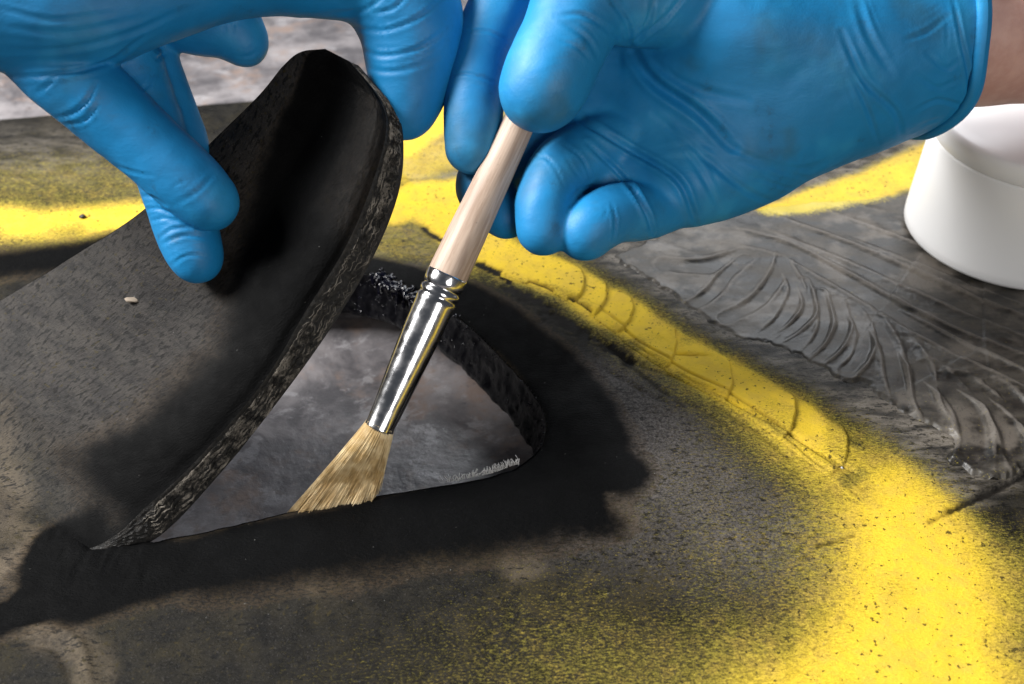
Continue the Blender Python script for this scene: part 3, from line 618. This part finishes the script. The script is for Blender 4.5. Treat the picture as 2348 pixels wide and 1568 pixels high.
# frayed canvas plies showing in the cut
parts = []
def cutpt(u, k):
    i = np.clip(u, 0, 9) / 9 * (NT - 1); i0 = int(i); j = np.clip(k, 0, 1) * (ND - 1); j0 = min(int(j), ND - 2); f = j - j0
    return cut[j0, i0] * (1 - f) + cut[j0 + 1, i0] * f
for a in range(800):
    u0 = random.choice([random.uniform(.9, 3.4), random.uniform(1, 3.4), random.uniform(1, 8.6), random.uniform(5.2, 8.4)]); ln = random.uniform(.15, .8)
    k0 = random.choice([.14, .26, .38, .5, .62, .74]) + random.uniform(-.03, .03); wv_ = random.uniform(15, 40); ph = random.uniform(0, 6)
    if u0 > 5: k0 = .15 + (k0 - .15) * .8
    P = [cutpt(u0 + ln * c, k0 + .022 * math.sin(ph + wv_ * c)) + outw * (.03 + .05 * abs(math.sin(ph + c * 9)) * random.random()) for c in np.linspace(0, 1, 14)]
    parts.append(tube(P, random.uniform(.004, .0085), 4))
V, Fc = merge(parts); tag(mesh('canvas_thread', V, Fc, MAT['thread'], flap), kind='stuff')
parts = []
for a in range(170):     # pale lint on the near edge of the hole
    x = random.uniform(1010, 1190); y = np.interp(x, [900, 1050, 1130, 1195], [1128, 1103, 1086, 1062]) - 2
    if x < 1110 and random.random() < .5: continue
    p = on(x, y, -.02); e = p + np.array([random.uniform(-.12, .12), random.uniform(.02, .22), random.uniform(.0, .16)])
    parts.append(tube([p, .5 * (p + e) + rng.normal(0, .03, 3), e], .012, 3))
V, Fc = merge(parts); tag(mesh('lint', V, Fc, MAT['lint'], belt), kind='stuff')

# ------------------------------------------------------------------ hands (smooth-union bodies)
def surface_nets(Fv, org, h):
    sgn = Fv < 0
    c = [(i, j, k) for i in (0, 1) for j in (0, 1) for k in (0, 1)]
    nx, ny, nz = (q - 1 for q in Fv.shape)
    cnt = sum(sgn[i:i + nx, j:j + ny, k:k + nz].astype(np.int8) for i, j, k in c)
    act = np.argwhere((cnt > 0) & (cnt < 8))
    vals = np.stack([Fv[act[:, 0] + i, act[:, 1] + j, act[:, 2] + k] for i, j, k in c], 1)
    acc = np.zeros((len(act), 3)); num = np.zeros(len(act))
    for a in range(8):
        for b in range(a + 1, 8):
            if sum(abs(c[a][q] - c[b][q]) for q in range(3)) != 1: continue
            fa, fb = vals[:, a], vals[:, b]; m = (fa < 0) != (fb < 0)
            tt = np.where(m, fa / np.where(m, fa - fb, 1), 0)[:, None]
            acc += np.where(m[:, None], np.array(c[a]) + tt * (np.array(c[b]) - np.array(c[a])), 0); num += m
    V = org + h * (act + acc / num[:, None])
    idx = np.full((nx, ny, nz), -1, np.int32); idx[act[:, 0], act[:, 1], act[:, 2]] = np.arange(len(act))
    Q = []
    for ax in range(3):
        a = [slice(None)] * 3; b = [slice(None)] * 3; a[ax] = slice(0, -1); b[ax] = slice(1, None)
        e = np.argwhere(sgn[tuple(a)] != sgn[tuple(b)]); o1, o2 = (ax + 1) % 3, (ax + 2) % 3
        ok = (e[:, o1] >= 1) & (e[:, o2] >= 1) & (e[:, o1] < idx.shape[o1]) & (e[:, o2] < idx.shape[o2]); e = e[ok]
        u = np.zeros(3, int); u[o1] = 1; w = np.zeros(3, int); w[o2] = 1
        g4 = [idx[tuple((e - d).T)] for d in (u + w, w, 0 * u, u)]
        qd = np.stack(g4, 1); flip = ~sgn[tuple(e.T)]; qd[flip] = qd[flip][:, ::-1]; Q.append(qd)
    Q = np.vstack(Q); return V, Q[(Q >= 0).all(1)]
def smin(a, b, k):
    if k <= 0: return np.minimum(a, b)
    h_ = np.maximum(k - np.abs(a - b), 0) / k; return np.minimum(a, b) - h_ * h_ * k * .25
def body(chains, h=.072, clip=None):
    """chains: dicts(pts=[(px,py,d,r)..], k joins to what came before, ks inside the chain)"""
    C = []
    for ch in chains:
        P = np.array([[*at(x, y, d), r] for x, y, d, r in ch['pts']]); C.append(catmull(P, 4) if len(P) > 2 else P)
    A = np.vstack(C); lo = (A[:, :3] - A[:, 3:]).min(0) - .5; hi = (A[:, :3] + A[:, 3:]).max(0) + .5
    dim = np.ceil((hi - lo) / h).astype(int) + 1
    Fv = np.full(dim, 9.0, np.float32)
    ax = [lo[q] + h * np.arange(dim[q]) for q in range(3)]
    for ch, P in zip(chains, C):
        mrg = .9; l2 = (P[:, :3] - P[:, 3:]).min(0) - mrg; h2 = (P[:, :3] + P[:, 3:]).max(0) + mrg
        i0 = np.maximum(((l2 - lo) / h).astype(int), 0); i1 = np.minimum(((h2 - lo) / h).astype(int) + 2, dim)
        sl = tuple(slice(a, b) for a, b in zip(i0, i1))
        gx, gy, gz = np.meshgrid(*[ax[q][sl[q]] for q in range(3)], indexing='ij', sparse=True)
        D = np.full(np.broadcast_shapes(gx.shape, gy.shape, gz.shape), 9.0, np.float32)
        for a, b in zip(P[:-1], P[1:]):
            ba = b[:3] - a[:3]; tt = np.clip(((gx - a[0]) * ba[0] + (gy - a[1]) * ba[1] + (gz - a[2]) * ba[2]) / (ba @ ba), 0, 1)
            d = np.sqrt((gx - a[0] - tt * ba[0]) ** 2 + (gy - a[1] - tt * ba[1]) ** 2 + (gz - a[2] - tt * ba[2]) ** 2) - (a[3] + (b[3] - a[3]) * tt)
            D = smin(D, d.astype(np.float32), ch.get('ks', .12))
        Fv[sl] = smin(Fv[sl], D, ch.get('k', .3))
    if clip is not None:
        p0, nn = clip; gx, gy, gz = np.meshgrid(*ax, indexing='ij', sparse=True)
        Fv = np.maximum(Fv, ((gx - p0[0]) * nn[0] + (gy - p0[1]) * nn[1] + (gz - p0[2]) * nn[2]).astype(np.float32))
    return surface_nets(Fv, lo, h)
def normals(V, Q):
    n_ = np.cross(V[Q[:, 2]] - V[Q[:, 0]], V[Q[:, 3]] - V[Q[:, 1]]); N = np.zeros_like(V)
    for k in range(4): np.add.at(N, Q[:, k], n_)
    return N / (np.linalg.norm(N, axis=1)[:, None] + 1e-12)
def relax(V, Q, it=2):
    for _ in range(it):
        S = np.zeros_like(V); c_ = np.zeros(len(V))
        for k in range(4):
            a, b = Q[:, k], Q[:, (k + 1) % 4]
            np.add.at(S, a, V[b]); np.add.at(c_, a, 1); np.add.at(S, b, V[a]); np.add.at(c_, b, 1)
        V = .4 * V + .6 * S / c_[:, None]
    return V
def folds(V, Q, lines):
    """glove folds: each line (points, height, width cm, dmin, dmax); a groove flanked by raised rolls"""
    N = normals(V, Q); px, py, d = image_px(V); view = (V - CAM) / np.linalg.norm(V - CAM, axis=1)[:, None]
    front = smooth(.0, .35, -(N * view).sum(1)); disp = np.zeros(len(V))
    extra = []
    for pts_, a, w, d0, d1 in lines:          # each main fold is accompanied by a few fine, shorter creases
        p_ = np.array(pts_, float); ax_ = p_[-1] - p_[0]; ln_ = np.linalg.norm(ax_); nn_ = np.array([-ax_[1], ax_[0]]) / ln_
        for _ in range(1):
            c_ = random.uniform(.2, .8); hl = random.uniform(.15, .4); of = random.choice([-1, 1]) * random.uniform(12, 34); tw = random.uniform(-.25, .25)
            m_ = p_[0] + ax_ * c_ + nn_ * of; dv = (ax_ / ln_ + tw * nn_) * min(ln_, 170) * hl
            extra.append(([tuple(m_ - dv), tuple(m_ + nn_ * random.uniform(-6, 6)), tuple(m_ + dv)], random.uniform(.012, .028), random.uniform(.05, .075), d0, d1))
    for pts_, a, w, d0, d1 in list(lines) + extra:
        dd, tt, _ = seg_dist(px, py, catmull(pts_, 6) if len(pts_) > 2 else pts_); x = dd / (F_PX / d) / (.66 * w)
        e = np.sin(np.clip(tt, .03, .97) * math.pi) ** .6
        disp += .62 * a * e * front * ((d > d0) & (d < d1)) * (-np.exp(-x * x) + .6 * np.exp(-((x - 1.7) / .8) ** 2))
    disp += .03 * vnoise(V[:, 0] * .9, V[:, 1] * .9, V[:, 2] * .9, seed=60) + .012 * vnoise(V[:, 0] * 2.4, V[:, 1] * 2.4, V[:, 2] * 2.4, seed=61)
    return V + N * disp[:, None]

V, Q = body(GLUE, h=.035); tag(mesh('wet_glue', V + .015 * normals(V, Q) * vnoise(V[:, 0] * 9, V[:, 1] * 9, V[:, 2] * 9, seed=79)[:, None], Q, MAT['glue'], belt), 'thick wet black glue hanging over the far rim')
# ---- left hand: holds the tongue between fingers and thumb
lh = thing('gloved_hand', at(200, -300, 28), 'hand in bright blue nitrile glove bending up the rubber tongue', 'hand', 'two gloved hands')
chains = [
    dict(pts=[(-420, -160, 27.4, 2.0), (-120, -30, 27.6, 1.75), (140, 8, 27.8, 1.62), (330, -40, 28.3, 1.45), (560, -95, 28.9, 1.35), (760, -92, 29.4, 1.35)], k=.6, ks=.4),
    dict(pts=[(-500, -420, 27.2, 2.6), (-100, -330, 27.6, 2.4), (350, -330, 28.4, 2.0), (700, -260, 29.2, 1.6)], k=1.0, ks=.5),
    dict(pts=[(-900, -800, 26.5, 3.2), (-500, -520, 27.2, 2.9), (-100, -330, 27.6, 2.4)], k=1.0, ks=.5),
    dict(pts=[(700, -110, 29.3, 1.35), (865, -65, 29.7, 1.36), (940, 40, 30.0, 1.36), (942, 150, 30.25, 1.12), (926, 255, 30.3, .80)], k=.5, ks=.3),
    dict(pts=[(320, -30, 30.2, .95), (345, 120, 30.7, .73), (395, 255, 30.9, .66), (432, 350, 30.6, .60)], k=.15),
    dict(pts=[(300, -40, 30.4, 1.1), (420, 38, 30.5, .95), (515, 55, 30.6, .92), (562, 98, 30.7, .66)], k=.12),
    dict(pts=[(235, 20, 29.2, 1.0), (300, 160, 29.9, .90), (385, 400, 30.0, .84), (425, 520, 30.0, .82), (452, 590, 30.0, .72)], k=.06),
    dict(pts=[(40, 40, 28.0, 1.2), (130, 145, 28.2, 1.08), (240, 245, 28.6, 1.02), (350, 345, 28.9, .92), (430, 415, 29.1, .90), (480, 462, 29.2, .78)], k=.05),
]
V, Q = body(chains); V = relax(V, Q, 2)
V = folds(V, Q, [([(0, 175), (120, 172), (240, 145), (330, 85)], .10, .10, 26, 29.5), ([(0, 118), (150, 112), (300, 75), (420, 20)], .06, .12, 26, 29.5), ([(0, 60), (150, 75), (330, 40)], .05, .12, 26, 29.5), ([(0, 20), (120, 45), (260, 30)], .05, .1, 26, 29.5),
    ([(130, 270), (170, 258), (200, 230), (222, 190)], .09, .09, 26, 29.6), ([(150, 285), (195, 275), (225, 240)], .07, .08, 26, 29.6), ([(80, 215), (110, 195), (135, 160)], .06, .09, 26, 29.6),
    ([(265, 380), (310, 395), (350, 402)], .05, .07, 26, 29.7), ([(400, 470), (450, 440), (490, 400)], .03, .1, 26, 29.7),
    ([(300, 455), (345, 450), (380, 470)], .07, .07, 28.6, 31), ([(320, 480), (360, 478), (395, 490)], .07, .07, 28.6, 31), ([(335, 510), (380, 500), (420, 515)], .06, .07, 28.6, 31), ([(370, 560), (420, 540), (470, 545)], .06, .08, 28.6, 31), ([(365, 545), (395, 525), (440, 520)], .06, .07, 28.6, 31), ([(390, 610), (430, 585), (480, 590)], .04, .08, 28.6, 31),
    ([(315, 208), (340, 195), (352, 165)], .09, .07, 28.5, 31.2), ([(335, 128), (365, 110), (382, 90)], .07, .07, 29.5, 31.5), ([(335, 140), (360, 135), (385, 115)], .06, .07, 29.5, 31.5),
    ([(520, 20), (535, 50), (530, 80)], .05, .08, 29.6, 32), ([(540, 130), (575, 128), (600, 110)], .05, .06, 29.6, 32),
    ([(825, 112), (880, 128), (960, 110), (1030, 60)], .07, .10, 28, 31.5), ([(830, 150), (890, 165), (960, 150), (1020, 120)], .04, .12, 28, 31.5), ([(800, 60), (880, 70), (960, 40), (1010, 0)], .06, .1, 28, 31.5), ([(850, 30), (900, 20), (940, -20)], .06, .09, 28, 31.5), ([(760, 30), (840, 20), (900, -30)], .06, .1, 28, 31.5)])
gl = mesh('glove', V, Q, MAT['glove'], lh)

# ---- right hand: holds the brush
rh = thing('gloved_hand', at(2245, 300, 33), 'hand in darker blue nitrile glove holding the paint brush', 'hand', 'two gloved hands')
WP = at(2100, 45, 33.0); wa = at(2700, 20, 35.0) - at(1900, 130, 32); wa /= np.linalg.norm(wa)
chains = [
    dict(pts=[(2330, 0, 33.6, 2.7), (2150, 20, 33.0, 2.55), (1930, 95, 31.9, 2.3), (1740, 75, 30.9, 1.9), (1640, 55, 30.4, 1.65)], k=.8, ks=.6),
    dict(pts=[(2330, 40, 33.6, 2.4), (2150, 78, 33.0, 2.1), (1930, 188, 32.9, 2.0), (1750, 295, 32.6, 1.7), (1600, 378, 32.2, 1.4)], k=1.4, ks=.6),
    dict(pts=[(2150, 60, 33.6, 2.2), (1850, 170, 32.6, 1.75), (1650, 230, 32.0, 1.5), (1480, 250, 31.6, 1.15)], k=1.4, ks=.6),
    dict(pts=[(1900, 60, 32.8, 1.8), (1600, -40, 31.8, 1.4), (1400, -100, 31.2, 1.2)], k=1.2, ks=.6),
    dict(pts=[(1800, 240, 32.6, 1.6), (1600, 250, 32.2, 1.5), (1430, 190, 32.0, 1.3), (1330, 150, 31.8, 1.1)], k=1.0, ks=.6),
    dict(pts=[(1720, 335, 32.4, 1.45), (1590, 400, 31.7, 1.2), (1530, 425, 31.3, 1.05)], k=.8, ks=.5),
    dict(pts=[(1600, 370, 32.0, 1.1), (1450, 390, 31.7, 1.0), (1350, 400, 31.5, .9), (1300, 300, 31.8, .9)], k=.7, ks=.5),
    dict(pts=[(1420, 230, 31.8, 1.0), (1230, 330, 31.7, .92), (1125, 400, 31.5, .84), (1118, 450, 31.2, .78), (1160, 495, 30.9, .64)], k=.25),      # middle
    dict(pts=[(1500, 290, 31.8, 1.0), (1390, 332, 31.2, .95), (1300, 378, 30.5, .88), (1250, 452, 30.0, .78), (1246, 528, 29.9, .73)], k=.12),       # ring
    dict(pts=[(1590, 425, 31.7, .95), (1490, 480, 30.9, .80), (1412, 488, 30.2, .78), (1360, 515, 29.9, .77), (1338, 537, 29.9, .74)], k=.10),       # little
    dict(pts=[(1420, -90, 31.2, 1.15), (1210, -50, 30.6, .97), (1130, 60, 30.4, .90), (1092, 200, 30.3, .84), (1080, 338, 30.2, .73)], k=.10),       # index
    dict(pts=[(1570, -15, 29.9, 1.42), (1460, -18, 29.3, 1.40), (1350, -8, 28.8, 1.30), (1296, 90, 28.6, 1.16), (1255, 175, 28.6, 1.15), (1237, 212, 28.65, 1.06)], k=.16),   # thumb
]
V, Q = body(chains, clip=(WP, wa)); V = relax(V, Q, 2)
r2 = lambda p: [(921.7 + .607 * x, .607 * y) for x, y in p]
V = folds(V, Q, [(r2([(250, 115), (330, 120), (425, 170)]), .06, .07, 28.4, 31), (r2([(190, 280), (260, 280), (370, 320)]), .06, .07, 28.4, 31), (r2([(215, 650), (270, 655), (310, 640)]), .03, .05, 28.4, 31),
    (r2([(600, 80), (700, 150), (745, 230)]), .05, .1, 26, 30.0), (r2([(590, 150), (660, 180), (720, 240)]), .04, .07, 26, 30.0), (r2([(580, 60), (690, 60), (830, 150)]), .05, .1, 26, 30),
    (r2([(790, 0), (850, 90), (860, 165)]), .08, .1, 26, 31), (r2([(950, 0), (930, 80), (890, 150)]), .09, .1, 26, 31), (r2([(1080, -40), (1000, 60), (900, 140), (860, 165)]), .10, .1, 26, 31.5),
    (r2([(850, 175), (950, 310), (1120, 430), (1250, 560)]), .24, .22, 27, 33), (r2([(870, 190), (1100, 330), (1300, 380)]), .06, .18, 27, 33), (r2([(640, 430), (850, 560), (1040, 680), (1110, 840)]), .2, .13, 28, 33), (r2([(700, 540), (850, 690), (920, 800), (945, 880)]), .18, .1, 28, 33),
    (r2([(950, 430), (1150, 600), (1300, 720), (1420, 770)]), .07, .14, 28, 33), (r2([(1000, 480), (1120, 640), (1200, 790)]), .06, .13, 28, 33), (r2([(1150, 500), (1330, 600), (1500, 640), (1640, 600)]), .05, .14, 28, 33), (r2([(1250, 600), (1400, 640), (1560, 680)]), .05, .10, 28, 33), (r2([(1300, 660), (1420, 700), (1500, 720)]), .05, .08, 28, 33),
    (r2([(1660, 120), (1740, 300), (1860, 420), (1885, 520)]), .10, .13, 28, 36), (r2([(1690, 260), (1760, 420), (1800, 540)]), .09, .10, 28, 36), (r2([(1720, 0), (1760, 130), (1850, 280)]), .06, .16, 28, 36), (r2([(1900, 150), (1980, 120), (2060, 60)]), .05, .1, 28, 36), (r2([(1940, 280), (2020, 330), (2100, 300)]), .06, .1, 28, 36), (r2([(1930, 420), (2020, 380), (2120, 400)]), .07, .1, 28, 36), (r2([(1980, 200), (2050, 260), (2100, 230)]), .05, .1, 28, 36), (r2([(2080, 0), (2110, 150), (2140, 300), (2130, 450)]), .10, .09, 28, 36),
    (r2([(590, 530), (680, 600), (715, 680)]), .05, .07, 28, 31.5), (r2([(500, 590), (560, 610), (610, 700)]), .05, .06, 28, 31.5), (r2([(790, 760), (805, 830), (800, 910)]), .06, .06, 28, 31.5), (r2([(540, 900), (560, 930), (590, 900)]), .03, .05, 28, 31), (r2([(620, 760), (680, 710), (760, 700)]), .06, .06, 28, 31.5)])
gl2 = mesh('glove', V, Q, MAT['glove'], rh)
# rolled bead of the cuff, pressed out of round
b1 = np.cross(wa, [0, 0, 1.0]); b1 /= np.linalg.norm(b1); b2 = np.cross(b1, wa)
rel = V - WP; along = rel @ wa; ringv = V[(along > -.35) & (along < -.02)]
ra = np.arctan2((ringv - WP) @ b2, (ringv - WP) @ b1); rr = np.hypot((ringv - WP) @ b2, (ringv - WP) @ b1)
pts_ = []
for a in np.linspace(-math.pi, math.pi, 90, endpoint=False):
    m = np.abs((ra - a + math.pi) % (2 * math.pi) - math.pi) < .12; r_ = np.percentile(rr[m], 92) if m.any() else 2.8
    pts_.append(r_)
pts_ = np.array(pts_); pts_ = (np.roll(pts_, 1) + pts_ + np.roll(pts_, -1)) / 3
ang = np.linspace(-math.pi, math.pi, 90, endpoint=False)
ring = WP + (pts_ * np.cos(ang))[:, None] * b1 + (pts_ * np.sin(ang))[:, None] * b2 - wa * (.05 + .08 * np.sin(3 * ang) + .05 * np.sin(7 * ang + 1))[:, None]
NR = 12; VV = []
for p, a in zip(ring, ang):
    rad = math.cos(a) * b1 + math.sin(a) * b2
    for k in range(NR):
        th = 2 * math.pi * k / NR; VV.append(p + .17 * math.cos(th) * rad + .24 * math.sin(th) * wa)
VV = np.array(VV).reshape(90, NR, 3); VV = np.concatenate([VV, VV[:, :1]], 1)
mesh('cuff_bead', VV.reshape(-1, 3), grid_faces(90, NR + 1, True), MAT['glove'], gl2)
Vf, Qf = body([dict(pts=[(2150, 25, 33.3, 2.45), (2400, 15, 34.0, 2.55), (3200, -40, 37, 3.2)], k=.5, ks=.5), dict(pts=[(2150, 55, 33.4, 2.15), (2400, 40, 34.1, 2.3), (3200, 40, 37, 3.0)], k=1.0, ks=.5)], h=.15)
mesh('forearm', relax(Vf, Qf, 3), Qf, MAT['skin'], rh)

# ------------------------------------------------------------------ the brush
br = thing('paint_brush', at(760, 1150, 30.9), 'round paint brush with pale wooden handle dipped into the hole', 'brush')
def lathe_along(P0, P1, prof, n=40, name='x', mat=None, parent=None, tw=0):
    ax = P1 - P0; Ln = np.linalg.norm(ax); ax = ax / Ln; e1 = np.cross(ax, [0, 1, .2]); e1 /= np.linalg.norm(e1); e2 = np.cross(ax, e1)
    V = []; U = []
    for k in range(n + 1):
        a = 2 * math.pi * k / n
        for u, r in prof: V.append(P0 + ax * u * Ln + r * (math.cos(a) * e1 + math.sin(a) * e2)); U.append((k / n * 3, u * Ln))
    V = np.array(V); V = V.reshape(n + 1, len(prof), 3)
    return mesh(name, V.reshape(-1, 3), grid_faces(n + 1, len(prof)), mat, parent, uv=U)
HT, HB, FB = at(1262, 130, 29.9), at(1021, 640, 30.0), at(867, 985, 30.15)
lathe_along(HT, HB, [(-.35, .0), (-.35, .2), (-.2, .26), (0, .37), (.3, .44), (.55, .49), (.8, .54), (.97, .56), (1.0, .53), (1.0, 0)], name='handle', mat=MAT['wood'], parent=br)
FT = HB + (HT - HB) / np.linalg.norm(HT - HB) * .16
fer = lathe_along(FT, FB, [(0, .50), (0, .56), (.012, .575), (.05, .57), (.075, .565), (.085, .52), (.095, .515), (.105, .562), (.13, .568), (.14, .54), (.15, .537), (.16, .565), (.18, .57), (.195, .56), (.35, .55), (.6, .50), (.85, .44), (.97, .41), (.985, .425), (1.0, .415), (1.0, .36)], n=56, name='ferrule', mat=MAT['steel'], parent=br)
# bristles: fanned and swept to the left against the edge
ax = FB - HB; ax /= np.linalg.norm(ax)
TIPL, TIPR = at(640, 1176, 30.6), at(868, 1132, 30.9)
parts = []; e1 = RIGHT - ax * ax[0]; e1 /= np.linalg.norm(e1); e2 = np.cross(ax, e1)
CL = [(random.gauss(0, .05), random.gauss(0, .05), random.gauss(0, .09)) for _ in range(46)]
for a in range(3600):
    r_ = math.sqrt(random.random()); th = random.uniform(0, 2 * math.pi); u, w = r_ * math.cos(th), r_ * math.sin(th)
    p0 = FB - ax * .15 + .40 * (u * e1 + w * e2)
    f = np.clip(.5 + .5 * u * .95 + random.gauss(0, .02), -.05, 1.05); ln = random.uniform(.82, 1.0)
    tip = TIPL * (1 - f) + TIPR * f + np.array([0, .55 * w + random.gauss(0, .04), -.25 + random.gauss(0, .03)]); k_ = CL[int((math.atan2(w, u) + math.pi) * 3.5 + r_ * 3) % 46]; tip = tip + np.array(k_) * r_
    ln = ln if f > .15 else random.uniform(.9, 1.0)
    c1 = p0 + ax * .9 + .22 * (u * e1 + w * e2)
    Pq = []
    for q_ in np.linspace(0, ln, 7): Pq.append((1 - q_) ** 2 * p0 + 2 * q_ * (1 - q_) * c1 + q_ * q_ * tip)
    parts.append(tube(Pq, np.linspace(.016, .007, 7), 3, caps=False))
V, Fc = merge(parts); tag(mesh('bristle', V, Fc, MAT['bristle'], br), kind='stuff')
core = []
for q_ in np.linspace(0, .40, 10):
    c0 = FB - ax * .1; c1 = FB + ax * .8; c2 = .5 * (TIPL + TIPR) + np.array([0, 0, -.25]); core.append((1 - q_) ** 2 * c0 + 2 * q_ * (1 - q_) * c1 + q_ * q_ * c2)
V, Fc = tube(core, np.interp(np.linspace(0, .9, 10), [0, .4, .9], [.28, .22, .16]), 16); mesh('bristle_core', V, Fc, MAT['core'], br)

# ------------------------------------------------------------------ the pot
PC = np.array([18.55, 6.3, 0.0]); PC[2] = max(ztop(PC[0] + 3.6 * math.cos(a), PC[1] + 3.6 * math.sin(a)) for a in np.linspace(0, 6.28, 24)) - .10
pot = thing('plastic_pot', PC, 'small white plastic pot standing on the rubber sheet beside the glove', 'pot')
def lathe(name, prof, mat, parent, c, n=96):
    V = np.array([[c[0] + r * math.cos(2 * math.pi * k / n), c[1] + r * math.sin(2 * math.pi * k / n), c[2] + z] for k in range(n) for r, z in prof])
    return mesh(name, V, grid_faces(n, len(prof), True), mat, parent)
lathe('jar_body', [(0, .04), (3.1, .04), (3.5, .0), (3.72, .05), (3.8, .18), (3.8, .5), (3.74, 2.0), (3.67, 3.8), (3.62, 3.92), (3.3, 3.95)], MAT['plastic'], pot, PC)
lid = lathe('lid', [(3.5, 3.93), (3.66, 3.94), (3.69, 3.98), (3.67, 4.5), (3.6, 4.64), (3.45, 4.69), (3.0, 4.71), (1.5, 4.73), (0.01, 4.74)], MAT['plastic'], pot, PC)

# ------------------------------------------------------------------ crumbs
def crumb(name, px, py, r, mat, label, cat, p=None, flat=.5, stretch=1.0):
    import bmesh
    bm = bmesh.new(); bmesh.ops.create_icosphere(bm, subdivisions=2, radius=1)
    c = p if p is not None else on(px, py); 
    if p is None: c = np.array([c[0], c[1], zsheet(c[0], c[1]) + r * flat * .5])
    V = np.array([v_.co for v_ in bm.verts]); Fc = [tuple(v_.index for v_ in f.verts) for f in bm.faces]; bm.free()
    V *= (1 + .35 * vnoise(V[:, 0] * 2 + px, V[:, 1] * 2, V[:, 2] * 2, seed=70))[:, None]; V *= np.array([r * stretch, r, r * flat])
    return tag(mesh(name, V + c, Fc, mat), label, cat)
crumb('rubber_crumb', 190, 497, .11, MAT['dark'], 'tiny black rubber crumb on the yellow band left of the tongue', 'crumb', flat=.8, stretch=1.3)
crumb('white_crumb', 1787, 957, .06, MAT['white'], 'white crumb on the ribbed yellow strip, the upper of two', 'crumb', stretch=1.8)
crumb('white_crumb', 1928, 1071, .065, MAT['white'], 'white crumb at the lower end of the ribbed yellow strip', 'crumb')
crumb('violet_speck', 403, 103, .22, MAT['violet'], 'small violet speck on the table behind the bright blue fingers', 'speck', p=on(406, 104, TZ) + np.array([0, 0, .18]), flat=.8)  # plain violet blob set on the table behind the fingers
i_ = int(3.05 / 9 * (NT - 1)); j_ = int(.33 * (NS - 1))
crumb('tan_chip', 305, 685, .13, MAT['chip'], 'flat tan chip lying on the lifted rubber tongue', 'chip', p=at(303, 687, image_px(P3[j_, i_][None])[2][0] - .06), flat=.35, stretch=1.7)
